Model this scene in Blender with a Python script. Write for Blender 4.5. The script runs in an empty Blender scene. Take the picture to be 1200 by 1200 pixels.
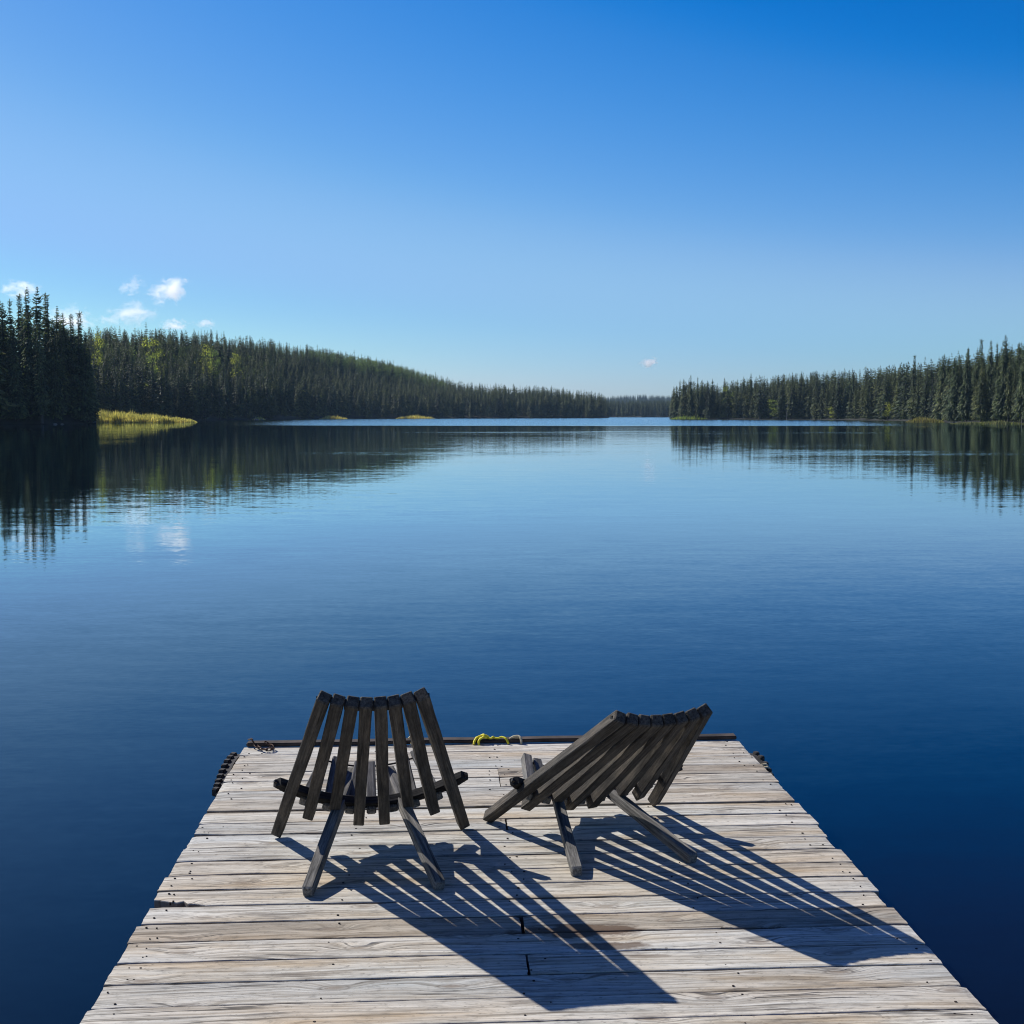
import bpy, bmesh, math, random
import numpy as np
from mathutils import Vector, Matrix, noise
random.seed(7); rng = np.random.default_rng(11)
scene = bpy.context.scene
C = scene.collection
R = math.radians

# ------------------------------------------------------------------ camera
FPX, YAW, PITCH, CAMH = 1451.0, 0.0577, 0.0780, 1.75
WATER_Z = -0.35
cam_d = bpy.data.cameras.new('camera'); cam = bpy.data.objects.new('camera', cam_d); C.objects.link(cam)
cam_d.sensor_width = 36.0; cam_d.lens = 36.0 * FPX / 1200.0
cam_d.clip_start = 0.05; cam_d.clip_end = 30000
cam.location = (0, 0, CAMH)
cam.rotation_euler = (math.pi / 2 - PITCH, 0, -YAW)
scene.camera = cam

def az_of(px):                     # bearing from the camera of an image column
    return YAW + math.atan((px - 600.0) / FPX)

# ------------------------------------------------------------------ bookkeeping
def link(o, parent=None):
    C.objects.link(o)
    if parent is not None: o.parent = parent
    return o
def tag(o, label=None, cat=None, group=None, kind=None):
    if label: o['label'] = label
    if cat: o['category'] = cat
    if group: o['group'] = group
    if kind: o['kind'] = kind
    return o
def empty(name, loc=(0, 0, 0), rz=0.0):
    o = bpy.data.objects.new(name, None); o.empty_display_size = 0.1
    o.location = loc; o.rotation_euler = (0, 0, rz); C.objects.link(o); return o
def mesh_np(name, verts, faces, mats, mat_idx=None, smooth=False):
    me = bpy.data.meshes.new(name)
    me.from_pydata([tuple(v) for v in verts], [], faces)
    for m in mats: me.materials.append(m)
    if mat_idx is not None: me.polygons.foreach_set('material_index', mat_idx)
    if smooth: me.polygons.foreach_set('use_smooth', [True] * len(me.polygons))
    me.update(); return me
def tri_mesh(name, V, T, mats, mi=None):
    V = np.asarray(V, dtype=np.float32); T = np.asarray(T, dtype=np.int32)
    me = bpy.data.meshes.new(name)
    me.vertices.add(len(V)); me.vertices.foreach_set('co', V.ravel())
    me.loops.add(T.size); me.loops.foreach_set('vertex_index', T.ravel())
    me.polygons.add(len(T)); me.polygons.foreach_set('loop_start', np.arange(0, T.size, 3, dtype=np.int32))
    for m in mats: me.materials.append(m)
    if mi is not None: me.polygons.foreach_set('material_index', np.asarray(mi, dtype=np.int32))
    me.update(calc_edges=True); me.validate(); return me
def bm_obj(name, bm, mats, parent=None, smooth=False):
    me = bpy.data.meshes.new(name); bm.normal_update(); bm.to_mesh(me); bm.free()
    for m in (mats if isinstance(mats, (list, tuple)) else [mats]): me.materials.append(m)
    if smooth:
        for p in me.polygons: p.use_smooth = True
    return link(bpy.data.objects.new(name, me), parent)

# ------------------------------------------------------------------ node helpers
def mat(name):
    m = bpy.data.materials.new(name); m.use_nodes = True
    nt = m.node_tree; nt.nodes.clear()
    out = nt.nodes.new('ShaderNodeOutputMaterial')
    return m, nt, out
def N(nt, t, **kw):
    n = nt.nodes.new(t)
    for k, v in kw.items():
        if k.startswith('i_'):
            n.inputs[k[2:].replace('_', ' ')].default_value = v
        else: setattr(n, k, v)
    return n
def L(nt, a, b): nt.links.new(a, b)
def ramp(nt, src, stops, interp='LINEAR'):
    r = nt.nodes.new('ShaderNodeValToRGB'); r.color_ramp.interpolation = interp
    e = r.color_ramp.elements
    while len(e) < len(stops): e.new(0.5)
    for k, (p, c) in enumerate(stops):
        e[k].position = p
        e[k].color = (c, c, c, 1) if isinstance(c, (int, float)) else (*c, 1)
    L(nt, src, r.inputs[0]); return r
def mix(nt, f, a, b, mode='MIX'):
    m = nt.nodes.new('ShaderNodeMix'); m.data_type = 'RGBA'; m.blend_type = mode
    for k, v in ((0, f), (6, a), (7, b)):
        s = m.inputs[k]
        if hasattr(v, 'node'): L(nt, v, s)
        elif isinstance(v, (int, float)): s.default_value = v if k == 0 else (v, v, v, 1)
        else: s.default_value = (*v, 1)
    return m.outputs[2]
def math_(nt, op, a, b=None, c=None, clamp=False):
    m = nt.nodes.new('ShaderNodeMath'); m.operation = op; m.use_clamp = clamp
    for s, v in zip(m.inputs, (a, b, c)):
        if v is None: continue
        if hasattr(v, 'node'): L(nt, v, s)
        else: s.default_value = v
    return m.outputs[0]
def noise_n(nt, vec, scale, detail=4, rough=0.55, dist=0.0):
    n = N(nt, 'ShaderNodeTexNoise'); n.inputs['Scale'].default_value = scale
    n.inputs['Detail'].default_value = detail; n.inputs['Roughness'].default_value = rough
    n.inputs['Distortion'].default_value = dist
    L(nt, vec, n.inputs['Vector']); return n
def mapping(nt, vec, scale=(1, 1, 1), loc=(0, 0, 0)):
    m = N(nt, 'ShaderNodeMapping'); m.inputs['Scale'].default_value = scale; m.inputs['Location'].default_value = loc
    L(nt, vec, m.inputs['Vector']); return m.outputs[0]

# ------------------------------------------------------------------ materials
def wood_deck():
    m, nt, out = mat('weathered_deck_wood')
    tc = N(nt, 'ShaderNodeTexCoord').outputs['Object']
    at = N(nt, 'ShaderNodeAttribute', attribute_name='plank'); pid = at.outputs['Fac']
    off = N(nt, 'ShaderNodeCombineXYZ'); L(nt, math_(nt, 'MULTIPLY', pid, 91.0), off.inputs[0])
    L(nt, math_(nt, 'MULTIPLY', pid, 37.0), off.inputs[2])
    ad = N(nt, 'ShaderNodeVectorMath', operation='ADD'); L(nt, tc, ad.inputs[0]); L(nt, off.outputs[0], ad.inputs[1]); v = ad.outputs[0]
    # knots: sparse cells; rings bend the grain around them
    vk = N(nt, 'ShaderNodeTexVoronoi', feature='F1', voronoi_dimensions='2D'); vk.inputs['Scale'].default_value = 1.0
    L(nt, mapping(nt, v, (2.3, 6.6, 1)), vk.inputs['Vector'])
    kd = vk.outputs['Distance']
    sep = N(nt, 'ShaderNodeSeparateColor'); L(nt, vk.outputs['Color'], sep.inputs[0])
    has = math_(nt, 'GREATER_THAN', sep.outputs[0], 0.45)
    knot = math_(nt, 'MULTIPLY', ramp(nt, kd, [(0.0, 1), (0.05, 0.85), (0.085, 0.15), (0.13, 0)]).outputs[0], has)
    bend = math_(nt, 'MULTIPLY', ramp(nt, kd, [(0.0, 1), (0.38, 0)], 'EASE').outputs[0], has)
    # grain coordinates: stretched along x
    wob = noise_n(nt, mapping(nt, v, (0.9, 3.0, 1)), 1.0, 3)
    sx = N(nt, 'ShaderNodeSeparateXYZ'); L(nt, v, sx.inputs[0])
    gy = math_(nt, 'ADD', sx.outputs[1], math_(nt, 'MULTIPLY', math_(nt, 'SUBTRACT', wob.outputs['Fac'], 0.5), 0.10))
    gy = math_(nt, 'ADD', gy, math_(nt, 'MULTIPLY', bend, 0.035))
    cv = N(nt, 'ShaderNodeCombineXYZ'); L(nt, sx.outputs[0], cv.inputs[0]); L(nt, gy, cv.inputs[1]); L(nt, sx.outputs[2], cv.inputs[2])
    g1 = noise_n(nt, mapping(nt, cv.outputs[0], (1.6, 75, 1)), 1.0, 6, 0.65).outputs['Fac']
    g2 = noise_n(nt, mapping(nt, cv.outputs[0], (5.0, 260, 1)), 1.0, 3, 0.6).outputs['Fac']
    g3 = noise_n(nt, mapping(nt, v, (1.1, 7, 1)), 1.0, 5, 0.6).outputs['Fac']
    g4 = noise_n(nt, mapping(nt, v, (22, 60, 1)), 1.0, 4, 0.7).outputs['Fac']
    base = ramp(nt, g1, [(0.27, (0.12, 0.100, 0.078)), (0.39, (0.36, 0.335, 0.290)), (0.52, (0.57, 0.555, 0.505)), (0.77, (0.73, 0.72, 0.675))]).outputs[0]
    tint = ramp(nt, g3, [(0.32, (0.84, 0.72, 0.58)), (0.43, (0.98, 0.94, 0.89)), (0.53, (1, 1, 1)), (0.70, (0.85, 0.90, 0.95))]).outputs[0]
    col = mix(nt, 1.0, base, tint, 'MULTIPLY')
    col = mix(nt, 0.55, col, ramp(nt, g2, [(0.32, 0.4), (0.5, 0.95), (0.7, 1.15)]).outputs[0], 'MULTIPLY')
    col = mix(nt, 0.8, col, ramp(nt, g4, [(0.30, 0.5), (0.45, 0.95), (0.8, 1.12)]).outputs[0], 'MULTIPLY')
    pr = math_(nt, 'FRACT', math_(nt, 'MULTIPLY', pid, 13.7))
    col = mix(nt, 0.9, col, ramp(nt, pr, [(0.0, (0.66, 0.58, 0.49)), (0.22, (0.92, 0.85, 0.76)), (0.45, (1.04, 1.04, 1.03)), (0.7, (0.80, 0.79, 0.77)), (1.0, (1.1, 1.08, 1.03))]).outputs[0], 'MULTIPLY')
    # cracks: long thin dark splits
    ck = noise_n(nt, mapping(nt, cv.outputs[0], (0.8, 38, 1), (5, 3, 0)), 1.0, 2, 0.4).outputs['Fac']
    ckl = ramp(nt, math_(nt, 'ABSOLUTE', math_(nt, 'SUBTRACT', ck, 0.5)), [(0.0, 1), (0.009, 0.95), (0.020, 0)]).outputs[0]
    msk = ramp(nt, noise_n(nt, mapping(nt, v, (1.3, 9, 1), (9, 0, 0)), 1.0, 3).outputs['Fac'], [(0.50, 0), (0.60, 1)]).outputs[0]
    crack = math_(nt, 'MULTIPLY', ckl, msk)
    col = mix(nt, math_(nt, 'MULTIPLY', crack, 0.8), col, (0.05, 0.04, 0.032))
    # dark dirty patches on the wood
    dp = ramp(nt, noise_n(nt, mapping(nt, v, (3.2, 16, 1), (2, 7, 0)), 1.0, 5, 0.62).outputs['Fac'], [(0.58, 0), (0.66, 0.6), (0.76, 0.9)]).outputs[0]
    pit = ramp(nt, noise_n(nt, mapping(nt, v, (48, 90, 1), (1, 5, 0)), 1.0, 2, 0.5).outputs['Fac'], [(0.66, 0), (0.72, 0.8)]).outputs[0]
    col = mix(nt, math_(nt, 'MULTIPLY', pit, 0.6), col, (0.09, 0.075, 0.06))
    col = mix(nt, math_(nt, 'MULTIPLY', dp, 0.75), col, (0.10, 0.082, 0.068))
    ring = ramp(nt, kd, [(0.085, 0), (0.10, 1), (0.13, 0)]).outputs[0]
    col = mix(nt, math_(nt, 'MULTIPLY', knot, 0.62), col, (0.17, 0.125, 0.088))
    col = mix(nt, math_(nt, 'MULTIPLY', math_(nt, 'MULTIPLY', ring, has), 0.5), col, (0.08, 0.062, 0.05))
    # damp brown stain lying on two planks between the chairs and the near end
    stn = noise_n(nt, mapping(nt, tc, (7, 11, 1)), 1.0, 5, 0.6)
    for sx0, sy0, rx, ry, st in ((0.47, 4.07, 0.24, 0.060, 0.9), (0.53, 3.945, 0.15, 0.035, 0.8), (0.68, 3.86, 0.07, 0.015, 0.4)):
        mp = mapping(nt, tc, (1 / rx, 1 / ry, 1), (-(sx0 - 0.28) / rx, -(sy0 - 6.5) / ry, 0))
        ln = N(nt, 'ShaderNodeVectorMath', operation='LENGTH')
        fl = N(nt, 'ShaderNodeVectorMath', operation='MULTIPLY'); L(nt, mp, fl.inputs[0]); fl.inputs[1].default_value = (1, 1, 0)
        L(nt, fl.outputs[0], ln.inputs[0])
        dd = math_(nt, 'ADD', ln.outputs['Value'], math_(nt, 'MULTIPLY', math_(nt, 'SUBTRACT', stn.outputs['Fac'], 0.5), 1.9))
        col = mix(nt, math_(nt, 'MULTIPLY', ramp(nt, dd, [(0.75, 1), (1.05, 0)]).outputs[0], st), col, (0.10, 0.062, 0.038))
    # sides of the boards are mixed towards dark brown
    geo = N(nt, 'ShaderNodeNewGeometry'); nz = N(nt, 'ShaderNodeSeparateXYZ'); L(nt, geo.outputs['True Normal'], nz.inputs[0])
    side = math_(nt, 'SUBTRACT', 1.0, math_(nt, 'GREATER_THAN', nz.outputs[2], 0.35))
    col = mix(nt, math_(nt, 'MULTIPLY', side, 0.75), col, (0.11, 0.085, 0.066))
    b = N(nt, 'ShaderNodeBsdfPrincipled'); L(nt, col, b.inputs['Base Color']); b.inputs['Roughness'].default_value = 0.78
    b.inputs['Specular IOR Level'].default_value = 0.3
    h = math_(nt, 'ADD', math_(nt, 'MULTIPLY', g1, 0.7), math_(nt, 'MULTIPLY', g2, 0.35))
    h = math_(nt, 'SUBTRACT', h, math_(nt, 'MULTIPLY', crack, 1.3)); h = math_(nt, 'SUBTRACT', h, math_(nt, 'MULTIPLY', dp, 0.35))
    h = math_(nt, 'ADD', h, math_(nt, 'MULTIPLY', g4, 0.2))
    bp = N(nt, 'ShaderNodeBump'); bp.inputs['Strength'].default_value = 0.75; bp.inputs['Distance'].default_value = 0.004
    L(nt, h, bp.inputs['Height']); L(nt, bp.outputs[0], b.inputs['Normal']); L(nt, b.outputs[0], out.inputs[0])
    return m
def wood_dark(name, lo, hi, warm=(1, 1, 1), axis='z'):
    m, nt, out = mat(name)
    at = N(nt, 'ShaderNodeAttribute', attribute_name='grain').outputs['Vector']
    oi = N(nt, 'ShaderNodeObjectInfo')
    sc = N(nt, 'ShaderNodeCombineXYZ'); L(nt, math_(nt, 'MULTIPLY', oi.outputs['Random'], 50), sc.inputs[0])
    ad = N(nt, 'ShaderNodeVectorMath', operation='ADD'); L(nt, at, ad.inputs[0]); L(nt, sc.outputs[0], ad.inputs[1]); v = ad.outputs[0]
    g1 = noise_n(nt, mapping(nt, v, (110, 110, 4)), 1.0, 5, 0.65, 0.3).outputs['Fac']
    g2 = noise_n(nt, mapping(nt, v, (14, 14, 5)), 1.0, 4, 0.6).outputs['Fac']
    g3 = noise_n(nt, mapping(nt, v, (300, 300, 40)), 1.0, 2, 0.6).outputs['Fac']
    mid = tuple((a + b) / 2 for a, b in zip(lo, hi))
    col = ramp(nt, g1, [(0.3, lo), (0.5, mid), (0.72, hi)]).outputs[0]
    col = mix(nt, 0.7, col, ramp(nt, g2, [(0.3, 0.35), (0.5, 0.95), (0.7, (1.7, 1.58, 1.42))]).outputs[0], 'MULTIPLY')
    col = mix(nt, 0.5, col, ramp(nt, g3, [(0.35, 0.6), (0.65, 1.25)]).outputs[0], 'MULTIPLY')
    b = N(nt, 'ShaderNodeBsdfPrincipled'); L(nt, col, b.inputs['Base Color']); b.inputs['Roughness'].default_value = 0.85
    b.inputs['Specular IOR Level'].default_value = 0.15
    bp = N(nt, 'ShaderNodeBump'); bp.inputs['Strength'].default_value = 0.6; bp.inputs['Distance'].default_value = 0.003
    L(nt, math_(nt, 'ADD', g1, math_(nt, 'MULTIPLY', g3, 0.4)), bp.inputs['Height'])
    L(nt, bp.outputs[0], b.inputs['Normal']); L(nt, b.outputs[0], out.inputs[0]); return m
def simple(name, c1, c2, rough=0.7, scale=8.0, metal=0.0, bump=0.0, spec=0.4):
    m, nt, out = mat(name)
    tc = N(nt, 'ShaderNodeTexCoord').outputs['Object']
    n = noise_n(nt, tc, scale, 5, 0.6).outputs['Fac']
    b = N(nt, 'ShaderNodeBsdfPrincipled'); L(nt, ramp(nt, n, [(0.35, c1), (0.65, c2)]).outputs[0], b.inputs['Base Color'])
    b.inputs['Roughness'].default_value = rough; b.inputs['Metallic'].default_value = metal; b.inputs['Specular IOR Level'].default_value = spec
    if bump:
        bp = N(nt, 'ShaderNodeBump'); bp.inputs['Strength'].default_value = 0.6; bp.inputs['Distance'].default_value = bump
        L(nt, n, bp.inputs['Height']); L(nt, bp.outputs[0], b.inputs['Normal'])
    L(nt, b.outputs[0], out.inputs[0]); return m
def foliage(name, c1, c2, trans=0.15, scale=0.6):
    m, nt, out = mat(name)
    geo = N(nt, 'ShaderNodeNewGeometry')
    n = noise_n(nt, geo.outputs['Position'], scale, 4, 0.6).outputs['Fac']
    oi = N(nt, 'ShaderNodeObjectInfo').outputs['Random']
    isl = geo.outputs['Random Per Island']
    col = ramp(nt, n, [(0.35, c1), (0.65, c2)]).outputs[0]
    col = mix(nt, 1.0, col, ramp(nt, isl, [(0.0, 0.45), (0.5, 0.9), (1.0, (1.9, 1.75, 1.45))]).outputs[0], 'MULTIPLY')
    col = mix(nt, 1.0, col, ramp(nt, oi, [(0.0, (0.75, 0.85, 0.9)), (0.5, (1, 1, 1)), (0.85, (1.25, 1.12, 0.95)), (1.0, (1.5, 1.3, 1.1))]).outputs[0], 'MULTIPLY')
    b = N(nt, 'ShaderNodeBsdfPrincipled'); L(nt, col, b.inputs['Base Color']); b.inputs['Roughness'].default_value = 0.75
    b.inputs['Specular IOR Level'].default_value = 0.2
    t = N(nt, 'ShaderNodeBsdfTranslucent'); L(nt, mix(nt, 1.0, col, (1.3, 1.4, 0.75), 'MULTIPLY'), t.inputs[0])
    ms = N(nt, 'ShaderNodeMixShader'); ms.inputs[0].default_value = trans
    L(nt, b.outputs[0], ms.inputs[1]); L(nt, t.outputs[0], ms.inputs[2]); L(nt, ms.outputs[0], out.inputs[0]); return m

M_deck = wood_deck()
M_chair = wood_dark('aged_chair_wood', (0.020, 0.018, 0.016), (0.115, 0.103, 0.088))
M_seat = wood_dark('sunlit_seat_wood', (0.045, 0.043, 0.040), (0.27, 0.262, 0.245))  # sunlight on the seat painted in: lighter tone than the back slats
M_bar = wood_dark('dark_crossbar_wood', (0.012, 0.012, 0.013), (0.045, 0.043, 0.041))
M_beam = simple('old_dark_beam', (0.020, 0.014, 0.011), (0.07, 0.05, 0.038), 0.85, 9, bump=0.003)
M_frame = simple('wet_dock_frame', (0.025, 0.02, 0.016), (0.07, 0.055, 0.042), 0.8, 5, bump=0.003)
M_iron = simple('rusty_iron', (0.03, 0.017, 0.012), (0.11, 0.055, 0.033), 0.75, 60, 0.4, 0.001)
M_bolt = simple('dark_bolt_steel', (0.02, 0.02, 0.02), (0.06, 0.05, 0.045), 0.5, 60, 0.8)
M_rubber = simple('old_rubber', (0.012, 0.011, 0.011), (0.045, 0.040, 0.036), 0.8, 30, bump=0.001)
M_yellow = simple('yellow_rope', (0.66, 0.55, 0.015), (0.85, 0.76, 0.04), 0.6, 80, bump=0.002)
M_cream = simple('cream_rope', (0.42, 0.34, 0.20), (0.66, 0.58, 0.40), 0.8, 80, bump=0.002)
M_hole = simple('nail_rust', (0.012, 0.009, 0.008), (0.03, 0.02, 0.015), 0.9, 40)
M_spruce = foliage('spruce_needles', (0.026, 0.048, 0.028), (0.135, 0.165, 0.088), 0.34, 0.30)
M_spruce_far = foliage('spruce_needles_far', (0.009, 0.020, 0.013), (0.080, 0.108, 0.052), 0.24, 0.14)
M_birch = foliage('birch_leaves', (0.13, 0.18, 0.05), (0.27, 0.32, 0.09), 0.45, 0.3)
M_shrub = foliage('shrub_leaves', (0.020, 0.035, 0.014), (0.055, 0.075, 0.025), 0.25, 0.5)
M_sedge = foliage('sedge_blades', (0.26, 0.27, 0.10), (0.55, 0.52, 0.25), 0.3, 0.4)
M_olive = foliage('straw_grass', (0.09, 0.11, 0.045), (0.21, 0.20, 0.11), 0.3, 0.3)
M_bark = simple('grey_bark', (0.035, 0.030, 0.026), (0.11, 0.10, 0.09), 0.9, 3)
M_ground = simple('forest_floor', (0.006, 0.007, 0.004), (0.016, 0.016, 0.009), 0.95, 0.15)
M_rock = simple('pale_rock', (0.10, 0.09, 0.078), (0.28, 0.25, 0.21), 0.85, 1.2, bump=0.05)
M_driftwood = simple('bleached_driftwood', (0.2, 0.18, 0.16), (0.4, 0.37, 0.33), 0.85, 3)

# ------------------------------------------------------------------ dock
XL, XR, YF, YN = -1.042, 1.602, 6.50, -1.3
def build_dock():
    dock = empty('dock', (0.28, YF, 0))
    tag(dock, 'weathered grey plank dock reaching out over the lake under two chairs', 'dock')
    def P(x, y, z): return (x - 0.28, y - YF, z)
    bm = bmesh.new(); lay = bm.verts.layers.float.new('plank')
    rr = random.Random(5)
    # measured plank widths, far end first
    y = YF; k = 0; seams = []
    TH = 0.038
    joint_rows = {3: 0.276, 4: 0.279, 8: 0.274, 15: 0.277, 17: 0.272}
    while y > YN:
        w = rr.uniform(0.148, 0.160)
        gap = rr.choice([0.004, 0.005, 0.006, 0.008, 0.011])
        y1, y0 = y - gap * 0.5, y - w + gap * 0.5
        runs = [(XL + rr.uniform(-0.005, 0.006) - (0.016 if rr.random() < 0.15 else 0), XR + rr.uniform(-0.006, 0.006) + (0.014 if rr.random() < 0.2 else 0))]
        if k in joint_rows:
            jx = joint_rows[k]
            runs = [(runs[0][0], jx - 0.004), (jx + 0.004, runs[0][1])]
        for (xa, xb) in runs:
            pid = rr.random(); zt = rr.uniform(-0.002, 0.002); tilt = rr.uniform(-0.010, 0.010)
            if k == 6: zt += 0.004
            NS = max(6, int((xb - xa) / 0.022))
            prof = [(0, -TH), (0, -0.007), (0.1, -0.0022), (0.3, 0), (1, 0)]
            rings = []
            broken = (k == 13 and xa < XL + 0.1)          # rotten split end of one plank
            rough_l = rr.uniform(0.003, 0.012); rough_r = rr.uniform(0.003, 0.012)
            for s in range(NS + 1):
                t = s / NS; x = xa + (xb - xa) * t
                ya = y0 + 0.0012 * noise.noise(Vector((x * 5, k * 7.1, 1))) + 0.0025 * noise.noise(Vector((x * 21, k * 3.3, 5)))
                yb = y1 + 0.0012 * noise.noise(Vector((x * 5, k * 5.7, 3))) + 0.0025 * noise.noise(Vector((x * 24, k * 2.3, 8)))
                # chips bitten out of the plank edges
                c1 = noise.noise(Vector((x * 2.2, k * 4.4, 11))); c2 = noise.noise(Vector((x * 2.2, k * 4.9, 17)))
                if c1 > 0.42: ya += (c1 - 0.42) * 0.05
                if c2 > 0.42: yb -= (c2 - 0.42) * 0.05
                de = min(x - xa, xb - x)
                er = max(0, 1 - de / 0.07); z_end = -0.006 * er * er * abs(noise.noise(Vector((x * 9, k, 2)))) - 0.001 * er ** 3
                if er > 0:
                    ya += 0.004 * er ** 3 * rr.random(); yb -= 0.004 * er ** 3 * rr.random()
                if broken and x < XL + 0.20:
                    q = (XL + 0.20 - x) / 0.20
                    ya += 0.085 * q ** 0.8 * (0.7 + 0.6 * noise.noise(Vector((x * 40, 0, 0))))
                if k == 8 and x < XL + 0.14: ya += 0.018 * (XL + 0.14 - x) / 0.14
                zc = zt + 0.0012 * noise.noise(Vector((x * 3, k * 2.0, 0)))
                xo = 0
                if s == 0: xo = rough_l * rr.uniform(-1, 1)
                if s == NS: xo = rough_r * rr.uniform(-1, 1)
                row = []
                MY = 7
                pts = [(ya, -TH), (ya, -0.004), (ya + 0.0016, -0.0012), (ya + 0.005, 0)]
                for j in range(1, MY): pts.append((ya + 0.005 + (yb - ya - 0.010) * j / MY, 0))
                pts += [(yb - 0.005, 0), (yb - 0.0016, -0.0012), (yb, -0.004), (yb, -TH)]
                for j, (yy, zz) in enumerate(pts):
                    jx_ = 0
                    if s in (0, NS): jx_ = 0.006 * noise.noise(Vector((yy * 60, k * 3.0 + s, 4)))
                    cup = 0.0016 * (((yy - (ya + yb) / 2) / 0.075) ** 2)
                    v = bm.verts.new(P(x + xo + jx_, yy, zz + zc + z_end + (tilt * (yy - (ya + yb) / 2) + cup if zz > -0.01 else 0)))
                    v[lay] = pid; row.append(v)
                rings.append(row)
            for a, b in zip(rings, rings[1:]):
                for j in range(len(a) - 1): bm.faces.new((a[j], a[j + 1], b[j + 1], b[j]))
                bm.faces.new((a[-1], a[0], b[0], b[-1]))
            bm.faces.new(rings[0]); bm.faces.new(list(reversed(rings[-1])))
        seams.append((y0, y1)); y -= w; k += 1
    bmesh.ops.recalc_face_normals(bm, faces=bm.faces)
    bm_obj('decking', bm, M_deck, dock)
    # nail heads along the joist lines
    bm = bmesh.new(); rr = random.Random(9)
    for (y0, y1) in seams:
        if y1 < 2: continue
        for jx in (-0.99, -0.955, -0.36, 0.25, 0.302, 0.90, 1.525, 1.56):
            for yy in (y0 + 0.032, y1 - 0.032):
                if rr.random() < 0.4: continue
                x, yc = jx + rr.uniform(-0.03, 0.03), yy + rr.uniform(-0.014, 0.014); r = rr.uniform(0.0018, 0.0036)
                ring = [bm.verts.new(P(x + r * 1.3 * math.cos(a * math.pi / 4), yc + r * math.sin(a * math.pi / 4), 0.0030)) for a in range(8)]
                low = [bm.verts.new(P(x + r * 1.3 * math.cos(a * math.pi / 4), yc + r * math.sin(a * math.pi / 4), -0.008)) for a in range(8)]
                bm.faces.new(ring)
                for a in range(8): bm.faces.new((low[a], low[(a + 1) % 8], ring[(a + 1) % 8], ring[a]))
    tag(bm_obj('nail_heads', bm, M_hole, dock), kind='stuff')
    def box(name, a, b, m, bev=0.004, wob=0.0):
        bm = bmesh.new(); bmesh.ops.create_cube(bm, size=1)
        for v in bm.verts:
            v.co = Vector(P(*( (a[i] + b[i]) / 2 + v.co[i] * (b[i] - a[i]) for i in range(3))))
        if max(b[i] - a[i] for i in range(3)) > 1:
            ax = 0 if (b[0] - a[0]) > (b[1] - a[1]) else 1
            es = [e for e in bm.edges if abs((e.verts[0].co - e.verts[1].co)[ax]) > 1]
            bmesh.ops.subdivide_edges(bm, edges=es, cuts=40, use_grid_fill=True)
        bmesh.ops.bevel(bm, geom=[e for e in bm.edges if e.calc_face_angle(0) > 1], offset=bev, segments=2, affect='EDGES')
        if wob:
            for v in bm.verts:
                n = noise.noise_vector(v.co * 4); v.co += Vector((0, n.y, n.z)) * wob
        return bm_obj(name, bm, m, dock)
    box('end_rail', (XL + 0.012, YF - 0.012, 0.003), (XR - 0.012, YF + 0.05, 0.024), M_beam, 0.005, 0.004)
    box('end_beam', (XL + 0.02, YF + 0.003, -0.20), (XR - 0.02, YF + 0.045, -0.043), M_frame)
    for xs in (XL + 0.03, XR - 0.07): box('side_beam', (xs, YN, -0.22), (xs + 0.04, YF - 0.003, -0.045), M_frame)
    for xs in (-0.36, 0.276, 0.90): box('joist', (xs - 0.02, YN, -0.20), (xs + 0.02, YF - 0.003, -0.045), M_frame)
    for yy in (5.3, 2.6, -0.2): box('float_log', (XL + 0.08, yy - 0.4, -0.50), (XR - 0.12, yy + 0.4, -0.225), M_frame, 0.06)
    return dock
build_dock()

# ------------------------------------------------------------------ sticks with grain attribute
def stick(bm, lay, A, B, w, h, upv, seed=0, taper=None, round_end=0.004, chamfer=0.0):
    """square stick from A to B, w across, h thick, with worn edges and a slight warp"""
    A, B = Vector(A), Vector(B); d = (B - A); ln = d.length; d.normalize()
    side = d.cross(Vector(upv)).normalized(); up = side.cross(d).normalized()
    n = max(4, int(ln / 0.07)); c = 0.0032
    prof = [(-.5, -.5, 1, 0), (-.5, -.5, 0, 1), (-.5, .5, 0, -1), (-.5, .5, 1, 0), (.5, .5, -1, 0), (.5, .5, 0, -1), (.5, -.5, 0, 1), (.5, -.5, -1, 0)]
    rings = []
    stops = [0.0, round_end / ln] + [i / n for i in range(1, n)] + [1 - round_end / ln, 1.0]
    for i, t in enumerate(stops):
        ctr = A + d * ln * t
        sc = 0.80 if i in (0, len(stops) - 1) else 1.0
        wr = noise.noise_vector(Vector((seed * 3.1, t * 2.0 * ln, seed))) * 0.0022
        ctr = ctr + side * wr.x + up * wr.y
        row = []
        for (a, b, ca, cb) in prof:
            pa = a * w * sc + ca * c; pb = b * h * sc + cb * c
            jit = noise.noise(Vector((a * 5 + seed, b * 5, t * ln * 18))) * 0.0010
            sh = 0.0
            if chamfer and t > 0.999 and b > 0: sh = -chamfer
            if chamfer and t > 0.999 and b < 0: sh = 0
            v = bm.verts.new(ctr + side * (pa + jit) + up * (pb + jit) + d * sh)
            v[lay] = Vector((pa + seed * 1.7, pb + seed * 0.9, t * ln)); row.append(v)
        rings.append(row)
    for a, b in zip(rings, rings[1:]):
        for j in range(8): bm.faces.new((a[j], a[(j + 1) % 8], b[(j + 1) % 8], b[j]))
    bm.faces.new(list(reversed(rings[0]))); bm.faces.new(rings[-1])
def stick_obj(name, parent, m, A, B, w, h, upv, seed, **kw):
    bm = bmesh.new(); lay = bm.verts.layers.float_vector.new('grain')
    stick(bm, lay, A, B, w, h, upv, seed, **kw)
    bmesh.ops.recalc_face_normals(bm, faces=bm.faces)
    return bm_obj(name, bm, m, parent)
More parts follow.
